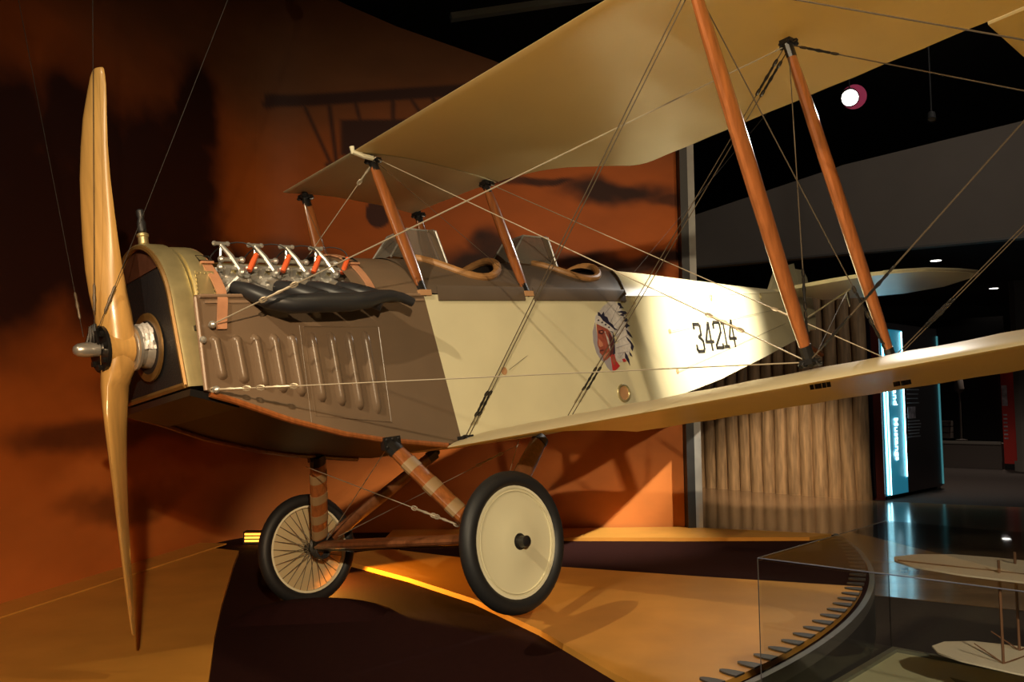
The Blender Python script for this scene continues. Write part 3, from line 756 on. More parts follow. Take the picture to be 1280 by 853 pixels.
# engine bay floor and firewall so nothing shows through
obj('engine_bay_floor', MB().box((.62, 0, .02), (.86, .76, .02)), 'dark', bi)
fwm = MB(); ring = [(1.03, y, decks(1.03, y) - .006) for y in [(-1 + 2 * k / 24) * .39 for k in range(25)]] + [(1.03, .39, .0), (1.03, -.39, .0)]
obj('firewall', fwm.prism(ring, (.01, 0, 0)), 'deck', bi)
coam = obj('cockpit_coaming', deckmesh(1.40, 3.14, 110, 44, hole=inhole(HOLES), lift=.006, bulge=.22), 'deck', bi, 50)
# hanging side flaps of the coaming (two panels with a gap at the rear cabane strut)
for xa, xb in ((1.50, 2.16), (2.24, 3.16)):
    fm = MB()
    fm.rings([[(x, -fw(x) - .004, .205), (x, -fw(x) - .010, .19), (x, -fw(x) - .011, .125), (x, -fw(x) - .002, .122)] for x in stations(xa, xb, 8)])
    obj('coaming_flap', fm, 'deck', coam)
turtle = obj('turtledeck', deckmesh(3.12, 6.56, 60, 24), 'fabric', bi, 50)
# rounded aft edge of the coaming
ed = MB().tube([(3.14 + .22 * (1 - (y / .396) ** 2), y, decks(3.16, y) + .006) for y in stations(-.392, .392, 20)], .010, 6)
obj('coaming_edge', ed, 'deck', coam)
for c in HOLES:
    rim = []
    for k in range(40):
        a = 2 * math.pi * k / 40
        x = c[0] + c[2] * 1.0 * math.cos(a); y = c[1] + c[3] * 1.0 * math.sin(a)
        rim.append((x, y, decks(x, y) + .014))
    obj('cockpit_padding', MB().tube(rim, .024, 10, closed=True), 'padding', bi)
    tub = MB()
    R = []
    for s, zz in ((1.0, None), (1.05, .02), (1.0, -.45)):
        R.append([(c[0] + c[2] * s * math.cos(2 * math.pi * k / 24), c[3] * s * math.sin(2 * math.pi * k / 24), (decks(c[0] + c[2] * math.cos(2 * math.pi * k / 24), c[3] * math.sin(2 * math.pi * k / 24)) - .003) if zz is None else zz) for k in range(24)])
    tub.rings(R, True, False); tub.add(R[2], [tuple(range(24))])
    obj('cockpit_tub', tub, 'dark', bi)
# windshields
for xf, xb, zt, wd_ in ((1.47, 1.70, .605, .20), (2.40, 2.66, .62, .19)):
    z0 = .435
    ws = thing_part = obj('windshield', MB().prism([(xf, -.10, z0 + .005), (xf, .10, z0 + .005), (xb - .08, .09, zt), (xb - .08, -.09, zt)], (.004, 0, .002)), 'windshield', bi)
    for s in (-1, 1):
        obj('side_pane', MB().prism([(xf, s * .10, z0 + .005), (xb - .08, s * .09, zt), (xb + .06, s * .17, zt - .03), (xb + .08, s * wd_, decks(xb, wd_) - .0)], (0, s * .003, 0)), 'windshield', ws)
        obj('frame_bar', MB().tube([(xf, s * .10, z0), (xb - .08, s * .09, zt), (xb + .06, s * .17, zt - .03), (xb + .085, s * wd_, decks(xb + .08, wd_))], .007, 6), 'alu', ws)
        obj('frame_bar', MB().strut((xb + .07, s * wd_, decks(xb, wd_)), (xb + .03, s * .165, zt - .02), (1, 0, 0), .05, .006, 1., 8, 3), 'deck', ws)
    obj('frame_bar', MB().tube([(xb - .08, -.09, zt), (xb - .08, .09, zt)], .006, 6), 'alu', ws)

# longeron edge strip under the cowling
st = MB().tube([(x, -fw(x) + .004, fzb(x) - .008) for x in stations(.2, 1.42, 24)], .014, 8)
obj('longeron_strip', st, 'wood', bi)
st = MB().tube([(x, fw(x) - .004, fzb(x) - .008) for x in stations(.2, 1.42, 24)], .014, 8)
obj('longeron_strip', st, 'wood', bi)
# cowling side details
def ys(x): return -fw(x)
obj('cowl_edge', MB().tube([(.182, ys(.2) - .002, .14), (.182, ys(.2) - .002, -.25)], .010, 8), 'brown_trim', bi)
hg = MB().cyl((.20, ys(.3) - .004, .143), (1.39, ys(1) - .004, .153), .009, 8); hg.beam((.22, ys(.3) - .003, .118), (1.40, ys(1) - .003, .128), .006, .012)
obj('cowl_hinge_line', hg, 'brown_trim', bi)
pn = MB()
for xa, xb in ((.672, 1.088),):
    zt, = (.004,)
    pts = [(xa, zt), (xb, zt - .012), (xb, -.472), (xa, -.402)]
    for i in range(4):
        a, b = pts[i], pts[(i + 1) % 4]; pn.tube([(a[0], ys(.7) - .003, a[1]), (b[0], ys(.7) + .001, b[1])], .0024, 5)
pn.tube([(.652, ys(.7) + .001, .01), (.650, ys(.7) + .001, -.43)], .0022, 5)
obj('access_panel_frame', pn, 'brown', bi)
LV = [(.245, -.214), (.340, -.237), (.428, -.267), (.515, -.291), (.604, -.315), (.706, -.349), (.808, -.376), (.906, -.404), (1.002, -.432)]
for x, zb in LV:
    R = []; zt = -.022
    for k in range(15):
        t = k / 14; z = lerp(zt, zb, t); xx = x + .016 * t
        e = min(1, min(t, 1 - t) / .12); h = math.sqrt(max(0, 1 - (1 - e) ** 2))
        w = .026 * (.35 + .65 * h); d = .028 * h
        y0 = ys(xx) + .003
        R.append([(xx - w, y0, z), (xx - w * .8, y0 - d * .62, z), (xx - w * .3, y0 - d, z), (xx + w * .35, y0 - d * .85, z), (xx + w * .8, y0 - d * .35, z), (xx + w, y0, z)])
    obj('louver', MB().rings(R), 'brown', bi, 60)
lk = MB().ball((.190, ys(.2) - .012, -.042), .016, 8, (1, .7, 1)); obj('cowl_latch', lk, 'steel', bi)
# leather straps over the cowling
def strap(x, y_in, zend, sh):
    m = MB(); R = []
    path = [(x, y, decks(x, y) + .010) for y in stations(y_in, -fw(x) * .995, 14)]
    path += [(x - .004 * k, -fw(x) - .010, fzl(x) - k * (fzl(x) - zend) / 6) for k in range(1, 7)]
    path = [Vector(p) for p in path]
    for i, p in enumerate(path):
        t = (path[min(i + 1, len(path) - 1)] - path[max(i - 1, 0)]).normalized(); a = V(1, 0, 0); n = t.cross(a).normalized() * .004; w = sh
        R.append([p - a * w - n, p + a * w - n, p + a * w + n, p - a * w + n])
    o = obj('leather_strap', m.rings(R), 'leather', bi)
    b = path[9]; t = (path[10] - path[8]).normalized()
    bk = MB().tube([b - V(.03, 0, 0) - t * .022 + V(0, -.008, .006), b + V(.03, 0, 0) - t * .022 + V(0, -.008, .006), b + V(.03, 0, 0) + t * .022 + V(0, -.008, .006), b + V(-.03, 0, 0) + t * .022 + V(0, -.008, .006)], .0045, 6, closed=True)
    obj('buckle', bk, 'blackmetal', o)
    obj('strap_keeper', MB().beam(path[10] - V(.028, 0, 0) + V(0, -.008, .006), path[10] + V(.028, 0, 0) + V(0, -.008, .006), .018, .010), 'leather', o)
    return o
strap(.30, -.04, .0, .022)
strap(1.09, .05, .165, .020)

# --- radiator
def radw(z): return .318 if z < .12 else .318 * math.sqrt(max(0, 1 - ((z - .12) / .338) ** 2))
def radx(z): return .135 + .02 * (.1 - z)
def radout(x, s=1., zlow=-.225):
    pts = []
    zs_ = [zlow, -.05, .12] + [.12 + .338 * math.sin(math.pi / 2 * k / 14) for k in range(1, 14)]
    R_ = [(radx(z) + x, -(radw(z) + (.035 if z < .12 else .0) * min(1, max(0, (.12 - z) / .34))) * s, z if z < .12 else .12 + (z - .12) * (s if s > .9 else s)) for z in zs_]
    return R_ + [(radx(.458) + x, 0, .12 + .338 * s)] + [(p[0], -p[1], p[2]) for p in reversed(R_)]
sh = MB().rings([radout(.0, .93), radout(-.012, .95), radout(-.014, .99), radout(.0, 1.0), radout(.075, 1.0), radout(.08, .985)], True, False)
rad = obj('radiator', sh, 'brass', bi, 40, label='polished brass radiator shell')
cf = radout(.004, .945, -.222); obj('radiator_core', MB().prism(cf, (.05, 0, 0)), 'core', rad, label='black radiator core')
hw = MB()
tk = [p for p in radout(-.001, .935) if p[2] > .295]
tk.sort(key=lambda p: p[1])
obj('header_tank', MB().prism(tk, (.01, 0, 0)), 'tank', rad, label='dark brown upper tank')
bd = MB().tube([(p[0] - .012, p[1] * .985, p[2]) for p in radout(-.002, .945, -.215)], .011, 6)
bd.tube([(radx(-.215) - .012, -.325, -.215), (radx(-.215) - .012, .325, -.215)], .014, 6)
obj('radiator_border', bd, 'copper', rad)
rg = MB().lathe([(-.003, .118), (-.006, .128), (-.004, .150), (.004, .152), (.004, .118)], (.131, 0, .0), (1, 0, 0), 32, False)
obj('shaft_ring', rg, 'copper', rad); obj('shaft_opening', MB().lathe([(-.002, .12), (.0, .12)], (.131, 0, .0), (1, 0, 0), 28), 'dark', rad)
# brass top tank behind the shell, shouldered
tt = MB(); R = []
for x, s in ((.215, .97), (.23, .985), (.30, .99), (.315, .97)):
    ring = []
    for k in range(19):
        a = math.pi * k / 18
        ring.append((x, -.335 * s * math.cos(a) * 1.0, .16 + .285 * s * abs(math.sin(a)) ** .8))
    ring += [(x, .335 * s, .13), (x, -.335 * s, .13)]
    R.append(ring)
obj('brass_tank', tt.rings(R), 'brass', bi, 40)
rv = MB()
for k in range(7):
    z = .15 + k * .017
    rv.ball((.222, -.338, z), .0045, 6); rv.ball((.300, -.338, z), .0045, 6)
for k in range(5): rv.ball((.232 + k * .016, -.336, .255), .0045, 6)
rv.beam((.222, -.334, .205), (.302, -.334, .205), .006, .12)
obj('riveted_plate', rv, 'brass', bi)
pan = MB(); R = []
for x in stations(.13, .34, 4):
    R.append([(x, -fw(.2) * .93, -.235 - (x - .13) * .30), (x, fw(.2) * .93, -.235 - (x - .13) * .30), (x, fw(.2) * .9, -.262 - (x - .13) * .33), (x, -fw(.2) * .9, -.262 - (x - .13) * .33)])
obj('nose_pan', pan.rings(R), 'blackmetal', bi)
cap = obj('radiator_cap', MB().lathe([(0, .03), (.012, .034), (.02, .022), (.05, .022), (.055, .026), (.065, .026), (.07, .018)], (.165, 0, .448), (0, 0, 1), 16), 'brass', bi)
obj('temperature_gauge', MB().lathe([(.0, .012), (.01, .020), (.05, .020), (.07, .014), (.085, .018), (.105, .018), (.112, .012)], (.165, 0, .515), (0, 0, 1), 14), 'exhaust', cap)

# --- engine
eng = obj('engine', MB().beam((.36, 0, .10), (1.0, 0, .10), .30, .16), 'alu', bi, label='grey V eight engine block')
obj('intake_pipe', MB().tube([(.40, .0, .30), (.6, 0, .31), (.98, 0, .30)], .035, 10), 'alu', eng)
CX = [.440, .610, .775, .940]
for s in (-1, 1):
    for x in CX:
        a = Vector((x, s * .09, .12)); d = Vector((0, s * .70, .714)); 
        c = MB().lathe([(0, .066), (.10, .068), (.11, .076), (.16, .076), (.165, .070), (.20, .070), (.215, .05), (.22, .03)], a, d, 18)
        cy = obj('cylinder', c, 'alu', eng)
        top = a + d * .215
        hd = MB()
        hd.cyl(top + V(-.03, 0, 0), top + V(-.03, 0, 0) + d * .045, .016, 8); hd.cyl(top + V(.035, 0, 0), top + V(.035, 0, 0) + d * .05, .018, 8)
        hd.cyl(top + V(-.055, 0, .0) - d * .03, top + V(-.055, s * .05, -.01) - d * .03, .012, 8)
        hd.tube([top + V(-.06, s * .02, .03), top + V(.06, s * .02, .03)], .011, 8)
        hd.ball(top + V(-.062, s * .02, .03), .017, 8); hd.ball(top + V(.062, s * .02, .03), .017, 8)
        obj('valve_gear', hd, 'steel', cy)
        # rocker lever: from the pushrod top (inboard, high) to the valve (outboard, low)
        p = Vector((x - .010, s * .195, .425)); q = Vector((x + .022, s * .290, .275))
        rk = MB().tube([p, (p + q) / 2 + V(0, 0, .01), q], [.010, .013, .010], 8)
        rk.tube([p + V(-.032, 0, .006), p + V(.032, 0, .006)], .009, 8); rk.ball(p + V(-.032, 0, .006), .012, 6); rk.ball(p + V(.032, 0, .006), .012, 6)
        rk.ball(q, .018, 8); rk.cyl(p, V(x - .03, s * .17, .26), .007, 6)
        mid = (p + q) / 2; rk.tube([mid + V(-.05, 0, -.005), mid + V(.05, 0, -.005)], .010, 8); rk.ball(mid + V(.05, 0, -.005), .016, 8); rk.ball(mid + V(-.05, 0, -.005), .016, 8)
        obj('rocker_arm', rk, 'steel', cy)
        ex = MB().lathe([(0, .032), (.03, .03)], a + d * .17 + V(.01, s * .03, -.03), Vector((0, s, -.4)), 10); ex.box((x + .01, s * .285, .215), (.07, .03, .05)); ex.ball((x - .03, s * .295, .235), .012, 6); ex.ball((x + .05, s * .295, .235), .012, 6)
        obj('exhaust_flange', ex, 'steel', cy)
        if s < 0:
            b0 = Vector((x + .062, -.285, .285)); b1 = Vector((x + .112, -.280, .365))
            obj('spark_terminal', MB().tube([b0, (b0 + b1) / 2, b1], [.012, .0135, .011], 10), 'orange', eng)
            w = [b1 + V(-.13 * (1 - math.cos(a)) / 2, .20 * (1 - math.cos(a)) / 2, .075 * math.sin(a)) for a in [math.pi * k / 12 for k in range(13)]]
            obj('spark_lead', MB().tube(w, .0030, 6), 'exhaust', eng)
    if s < 0:
        br = MB().cyl((.42, -.20, .33), (.96, -.20, .33), .008, 6)
        for x in CX: br.ball((x + .02, -.215, .30), .02, 6); br.cyl((x + .02, -.24, .28), (x + .02, -.19, .33), .008, 6)
        obj('oil_rail', br, 'brass', eng)
rd = MB().cyl((.40, .10, .41), (.95, .10, .41), .012, 8); obj('copper_pipe', rd, 'copper', eng)
wp_ = MB().lathe([(0, .05), (.03, .07), (.06, .07), (.09, .04)], (.36, -.12, .2), (1, -.3, .1), 14); wp_.tube([(.36, -.22, .16), (.37, -.30, .19), (.42, -.33, .24)], .014, 8); obj('water_pump', wp_, 'alu', eng)
# exhaust manifold
em = obj('exhaust_manifold', MB().tube([(.40, -.33, .195), (.42, -.40, .165), (.47, -.47, .11), (.55, -.505, .085), (.70, -.515, .088), (.85, -.515, .090), (.95, -.515, .100), (1.03, -.52, .116), (1.09, -.525, .120), (1.15, -.53, .110), (1.205, -.54, .084)],
    [.036, .040, .046, .049, .050, .049, .045, .037, .031, .027, .025], 16, sq=(1, .9)), 'exhaust', bi, label='black exhaust manifold with curved outlet')
for x in CX[1:]:
    obj('exhaust_stub', MB().tube([(x + .01, -.32, .20), (x + .02, -.39, .175), (x + .06, -.455, .135), (x + .12, -.50, .095)], [.036, .040, .046, .050], 12), 'exhaust', em)
obj('outlet_mouth', MB().lathe([(0, .021), (.003, .021)], (1.204, -.5398, .0845), (.8, -.15, -.55), 12), 'dark', em)

# --- propeller
prop = obj('propeller', MB().lathe([(-.058, .066), (-.05, .074), (.05, .074), (.058, .066)], (0, 0, 0), (1, 0, 0), 28), 'prop', bi, label='varnished two-blade wooden propeller')
TH = -.117; RP = 1.212
def blade(sgn):
    rax = Vector((0, math.sin(TH) * sgn, math.cos(TH) * sgn)); tax = Vector((0, math.cos(TH) * sgn, -math.sin(TH) * sgn)) # tangential (+y side for the upper blade)
    ax = Vector((1, 0, 0)); R = []
    rs = [.0, .05, .10, .16, .24, .34, .46, .6, .74, .88, 1.0, 1.08, 1.14, 1.18, 1.205, 1.212]
    chd = [.150, .150, .150, .152, .154, .155, .154, .150, .142, .130, .118, .103, .088, .074, .058, .038]
    thk = [.132, .130, .120, .100, .080, .062, .049, .040, .034, .029, .025, .022, .019, .017, .014, .010]
    bet = [66, 65, 62, 58, 54, 49, 44, 39, 36, 33.5, 32, 31, 30.5, 30, 30, 30]
    sft = [0, .0, .004, .009, .022, .034, .043, .050, .054, .050, .040, .028, .019, .014, .009, .005]
    for r, c, t, b, shift in zip(rs, chd, thk, bet, sft):
        b = math.radians(b); cd = (tax * math.cos(b) - ax * math.sin(b)); nd = (-ax * math.cos(b) - tax * math.sin(b))  # nd = cambered (front) side
        off = -.06 * (1 - min(1, r / .3))
        ring = []
        k = 16
        for j in range(k):
            a = 2 * math.pi * j / k; x = math.cos(a); y = math.sin(a)
            fl = 1.0 if r < .15 else (.35 if y < 0 else 1.0)
            ring.append(rax * r + cd * (x * c / 2 + shift) + nd * (y * t * .5 * fl * (1.25 if y > 0 and r > .15 else 1)))
        R.append(ring)
    return MB().rings(R)
obj('blade', blade(1), 'prop', prop, 60); obj('blade', blade(-1), 'prop', prop, 60)
fp = MB().lathe([(-.004, .02), (-.006, .10), (.008, .10), (.008, .02)], (-.068, 0, 0), (1, 0, 0), 28)
for k in range(8):
    a = 2 * math.pi * k / 8; fp.cyl((-.088, .078 * math.cos(a), .078 * math.sin(a)), (-.07, .078 * math.cos(a), .078 * math.sin(a)), .013, 6)
obj('hub_plate', fp, 'blackmetal', prop)
obj('hub_nut', MB().lathe([(.0, .030), (-.04, .031), (-.065, .030), (-.085, .026), (-.098, .016), (-.102, .004)], (-.076, 0, 0), (1, 0, 0), 18), 'steel', prop, label='polished hub nut')
hs = MB()
for k in range(4): hs.tube([(-.085 - .01 * k, -.03 + .018 * k, .02), (-.10, -.05 + .022 * k, .07), (-.095, -.04 + .018 * k, .10)], .007, 6)
obj('cable_shackles', hs, 'blackmetal', prop)
obj('rear_flange', MB().lathe([(.062, .10), (.075, .10), (.085, .06)], (0, 0, 0), (1, 0, 0), 24), 'steel', prop)
obj('crank_nose', MB().lathe([(.06, .080), (.075, .088), (.10, .080), (.135, .092), (.2, .095)], (0, 0, -.005), (1, 0, 0), 20), 'alu', bi)
fo = MB(); R = []
for i, x in enumerate(stations(.068, .128, 8)):
    R.append([(x, (.096 + .006 * math.sin(i * 2.3 + k)) * math.cos(math.radians(-12 + 204 * k / 20)), .0 + (.097 + .012 * i / 8) * (1 + .05 * math.sin(i * 1.7 + 2.1 * k)) * math.sin(math.radians(-12 + 204 * k / 20))) for k in range(21)])
obj('silver_wrap', fo.rings(R, False, False), 'foil', bi, label='crumpled silver wrap over the crankshaft nose')

# --- undercarriage
WX, WZ, TW = 1.319, -1.101, .865
ub = bi
def wheel(y, s):
    w = obj('wheel', MB().tube([(WX + .283 * math.cos(2 * math.pi * k / 48), y, WZ + .283 * math.sin(2 * math.pi * k / 48)) for k in range(48)], .038, 14, closed=True, sq=(1, 1)), 'tyre', bi, 60, label='black tyred wheel with cream fabric cover')
    obj('wheel_cover', MB().lathe([(0, .010), (.004, .04), (-.004, .10), (-.020, .243), (-.018, .250), (-.022, .256), (-.030, .258), (-.034, .250)], (WX, y + s * .036, WZ), (0, s, 0), 48, True), cov, w, 30)
    obj('rim_bead', MB().tube([(WX + .228 * math.cos(2 * math.pi * k / 48), y + s * .020, WZ + .228 * math.sin(2 * math.pi * k / 48)) for k in range(48)], .0035, 6, closed=True), cov, w)
    hb = MB().lathe([(-.01, .045), (.0, .043), (.004, .03), (.02, .026), (.045, .026), (.05, .016)], (WX, y + s * .038, WZ), (0, s, 0), 20); 
    obj('hub_cap', hb, 'blackmetal', w)
    obj('rim', MB().lathe([(-.022, .252), (-.022, .240), (.022, .240), (.022, .252)], (WX, y, WZ), (0, 1, 0), 48, False), 'fabric_trim', w)
    sp = MB()
    for k in range(32):
        a = 2 * math.pi * k / 32 + .02; b = a + (.5 if k % 2 else -.5)
        sp.cyl((WX + .03 * math.cos(b), y - s * .05, WZ + .03 * math.sin(b)), (WX + .242 * math.cos(a), y - s * .0, WZ + .242 * math.sin(a)), .002, 5)
    o = obj('spokes', sp, 'wire_dark', w); o['kind'] = 'stuff'
    obj('hub', MB().lathe([(-.06, .03), (.06, .03)], (WX, y - s * .01, WZ), (0, 1, 0), 14), 'blackmetal', w)
    return w
mt, nt, bs = newmat('translucent_wheel_fabric'); bs.inputs['Base Color'].default_value = (.66, .56, .33, 1); bs.inputs['Roughness'].default_value = .45
tr = nt.nodes.new('ShaderNodeBsdfTranslucent'); tr.inputs[0].default_value = (.75, .55, .25, 1); mx = nt.nodes.new('ShaderNodeMixShader'); mx.inputs[0].default_value = .35
on = [n for n in nt.nodes if n.type == 'OUTPUT_MATERIAL'][0]
nt.links.new(bs.outputs[0], mx.inputs[1]); nt.links.new(tr.outputs[0], mx.inputs[2]); nt.links.new(mx.outputs[0], on.inputs[0])
cov = M['fabric']; wheel(-TW, -1)
cov = mt; wheel(TW, 1)
ax_ = obj('axle', MB().cyl((WX, -TW - .02, WZ), (WX, TW + .02, WZ), .019, 12), 'blackmetal', bi)
obj('spreader_bar', MB().strut((WX, -.70, WZ + .02), (WX, .70, WZ + .02), (1, 0, 0), .13, .05, .95, 14, 5), 'wood_dark_shaded', bi)
for s in (-1, 1):
    strut('landing_gear_strut', (1.07 if s < 0 else 1.165, s * .392, -.582), (WX - .015, s * .70, WZ + .03), .105, .055, 'wood', .85, (.22, .45, .68, .86))
    strut('landing_gear_strut', (2.12 if s < 0 else 1.98, s * .385, -.67), (WX + .02, s * .70, WZ + .03), .10, .05, 'wood_dark_shaded', .85)  # rear struts darkened in colour to stand for their unlit look
    bg = MB()
    for k in range(5): bg.tube([(WX + .05 * math.cos(2 * math.pi * j / 14), s * (.70 + .012 * k), WZ + .01 + .065 * math.sin(2 * math.pi * j / 14)) for j in range(14)], .007, 6, closed=True)
    obj('bungee_wrap', bg, 'exhaust', bi)
    gx = 1.065 if s < 0 else 1.16
    gf = MB().box((gx, s * .398, -.572), (.10, .03, .06))
    for i in range(3):
        for j in range(2): gf.ball((gx - .035 + i * .035, s * .416, -.590 + j * .035), .008, 6)
    obj('gear_fitting', gf, 'blackmetal', bi)

# --- tail
def slabpoly(poly, t): return MB().prism([(x, -t / 2, z) for x, z in poly], (0, t, 0))
obj('fin', slabpoly([(5.90, .30), (6.12, .515), (6.50, .585), (6.505, .30)], .035), 'fabric', bi)
obj('rudder', slabpoly([(6.515, .53), (6.68, .52), (6.73, .45), (6.76, .20), (6.75, .03), (6.70, -.08), (6.53, -.06)], .03), 'fabric', bi)
def zst(y, x=6.0): return .29 - .10 * abs(y) - .08 * (x - 6.0)
def tailplane(poly, t):
    m = MB(); n = len(poly)
    A = [(x, y, zst(y, x) + t) for x, y in poly]; B = [(x, y, zst(y, x) - t) for x, y in poly]
    f = [(i, (i + 1) % n, n + (i + 1) % n, n + i) for i in range(n)]
    # split at the centre line strips between mirrored points
    h = n // 2
    for i in range(h - 1):
        f.append((i, i + 1, n - 2 - i, n - 1 - i)); f.append((n + i, n + i + 1, n + n - 2 - i, n + n - 1 - i))
    m.add(A + B, f); return m
for s in (-1, 1):
    le = [(5.90, .03), (5.81, .35), (5.73, .65), (5.68, .95), (5.72, 1.2), (5.84, 1.4), (6.10, 1.55), (6.34, 1.63)]
    te = [(6.40, 1.63), (6.41, 1.5), (6.41, 1.35), (6.41, 1.15), (6.41, .9), (6.41, .6), (6.41, .3), (6.41, .03)]
    poly = [(x, s * y) for x, y in le] + [(x, s * y) for x, y in te]
    obj('tailplane', tailplane(poly, .016), 'fabric', bi)
    le = [(6.425, .10), (6.425, .35), (6.425, .75), (6.425, 1.15), (6.425, 1.45), (6.42, 1.61)]; te = [(6.50, 1.58), (6.64, 1.45), (6.92, 1.18), (7.07, .77), (6.96, .32), (6.80, .10)]
    obj('elevator', tailplane([(x, s * y) for x, y in le] + [(x, s * y) for x, y in te], .012), 'fabric', bi)
    lt = MB().tube([(x, s * y, zst(y, x) + .006) for x, y in ((5.70, 1.12), (5.72, 1.2), (5.84, 1.4), (6.10, 1.55), (6.34, 1.63), (6.42, 1.61), (6.64, 1.45))], .013, 6)
    obj('tailplane_edge', lt, 'fabric_trim', bi)
    obj('control_horn', MB().prism([(6.42, s * .5, zst(.5, 6.4) - .01), (6.48, s * .5, zst(.5, 6.4) - .01), (6.44, s * .5, zst(.5, 6.4) - .16)], (0, .012, 0)), 'alu', bi)
    obj('tail_brace', MB().cyl((6.45, s * .03, .02), (6.25, s * .65, zst(.65) - .02), .009, 8), 'fabric_trim', bi)
obj('tail_skid', MB().strut((6.2, 0, -.12), (6.75, 0, -.33), (0, 1, 0), .06, .05, .9), 'wood', bi)

# --- rigging
def wire(p, q, r=.0028, m='wire', tb=None, loops=False, off=None):
    p, q = Vector(p), Vector(q)
    if off is not None: p = p + Vector(off); q = q + Vector(off)
    t = (q - p).normalized()
    o = obj('bracing_wire', MB().cyl(p, q, r, 6), m, bi)
    for b in (tb or []):
        c = p + t * b if b > 0 else q + t * b
        k = MB().lathe([(-.06, .003), (-.045, .006), (-.02, .005), (0, .008), (.02, .005), (.045, .006), (.06, .003)], c, t, 8)
        for e in (-1, 1): k.tube([c + t * (e * .070) + t.cross(V(0, 1, .3)).normalized() * .010 * math.sin(2 * math.pi * j / 8) + t * .018 * math.cos(2 * math.pi * j / 8) for j in range(8)], .0035, 5, closed=True)
        obj('turnbuckle', k, 'blackmetal' if m == 'wire_dark' else 'wire', o)
    return o
At = V(1.279, -2.264, .90); Bt = V(2.11, -2.22, .865); Ab = V(1.62, -2.264, -.525); Bb = V(2.44, -2.26, -.56)
Ct = V(1.266, -.345, .885); Dt = V(2.08, -.345, .83); RF = V(1.525, -.43, -.60); RR = V(2.31, -.43, -.60)
N1 = V(.229, -.415, .018); N2 = V(.213, -.412, -.253)
At2 = V(1.279, -4.4, .925); Bt2 = V(2.11, -4.4, .875); Ab2 = V(1.63, -4.4, -.49); Bb2 = V(2.44, -4.4, -.53)
wire(N1, Bt, .0032, 'wire', [.30]); wire(N2, Ab, .0026, 'wire', [.06, .26])
wire(Ct, Ab, .0028, 'wire', [-.36]); wire(Dt, Bb, .0026, 'wire', [-.5])
for o_ in ((-.012, 0, 0), (.012, 0, 0)):
    wire(RF, At, .0024, 'wire_dark', [.24], off=o_); wire(RR, Bt, .0024, 'wire_dark', [.34, -.16], off=(o_[0] * 1.6, 0, 0))
    wire(Bb, Bt2, .0022, 'wire_dark', [.30], off=(o_[0] * 2, 0, 0))
wire(At, Bb, .0026, 'wire_dark', [-.16, -.34]); wire(Bt, Ab, .0024, 'wire_dark', [-.30, -.12])
wire(Bt, Bb2, .0028, 'wire_dark', [.14]); wire(At, Ab2, .0028, 'wire_dark', [.14])
wire(Ab, At2, .0030, 'wire_dark', [.16, .40])
wire(At2, Bb2, .0026, 'wire_dark'); wire(Bt2, Ab2, .0026, 'wire_dark')
wire(Ct, (.95, .37, .21), .0022, 'wire', [.08]); wire((1.26, .345, .87), (.95, -.30, .30), .0016, 'wire_dark')
wire((1.266, -.33, .88), (2.19, -.385, .20), .0014, 'wire_dark')
wire((1.30, .62, WZ + .05), (1.06, -.36, -.60), .0024, 'wire', [.15]); wire((1.28, -.66, WZ + .06), (1.06, .36, -.62), .0024, 'wire', [.18, .3])
wire((1.36, -.70, WZ + .06), (1.95, -.38, -.66), .002, 'wire'); wire((1.40, .66, WZ + .05), (1.98, -.36, -.68), .0022, 'wire', [-.2])
for p, q in (((2.837, -.365, .113), (1.94, -.402, -.268)), ((3.70, -.34, -.08), (5.9, -.12, .12)), ((3.71, -.34, -.366), (5.9, -.11, -.02)), ((1.62, -2.3, -.5), (5.9, -.75, .18))):
    wire(p, q, .0013 if p[1] > -1 else .0010, 'wire_dark')
def fitting(nm, c, n_=4, r=.02, lab=None):
    m = MB(); m.box(c, (.07, .05, .02))
    for k in range(n_):
        a = 2 * math.pi * k / n_ + .4
        m.tube([Vector(c) + V(.032 * math.cos(a), .032 * math.sin(a), -.008) + V(.013 * math.cos(2 * math.pi * j / 8) * math.cos(a), .013 * math.cos(2 * math.pi * j / 8) * math.sin(a), .008 * math.sin(2 * math.pi * j / 8)) for j in range(8)], .0042, 5, closed=True)
    m.ball(c, r, 8, (1, 1, .8)); obj(nm, m, 'blackmetal', bi)
for c in ((1.279, -2.264, .915), (2.11, -2.22, .875), (1.266, -.32, .885), (2.078, -.32, .842), (1.26, .32, .885), (2.083, .32, .842)): fitting('strut_fitting', c, 6)
for c in ((1.63, -2.264, -.525), (2.44, -2.26, -.565), (1.525, -.42, -.60)): fitting('strut_fitting', c, 5)
for c in ((1.413, -.395, .165), (2.195, -.395, .165)):
    obj('longeron_block', MB().box(c, (.075, .03, .03)), 'leathpatch', bi)
for c in (N1, N2):
    m = MB().ball(c, .016, 8); m.cyl(Vector(c) + V(0, .02, 0), Vector(c) + V(0, -.006, 0), .010, 8); obj('nose_fitting', m, 'steel', bi)

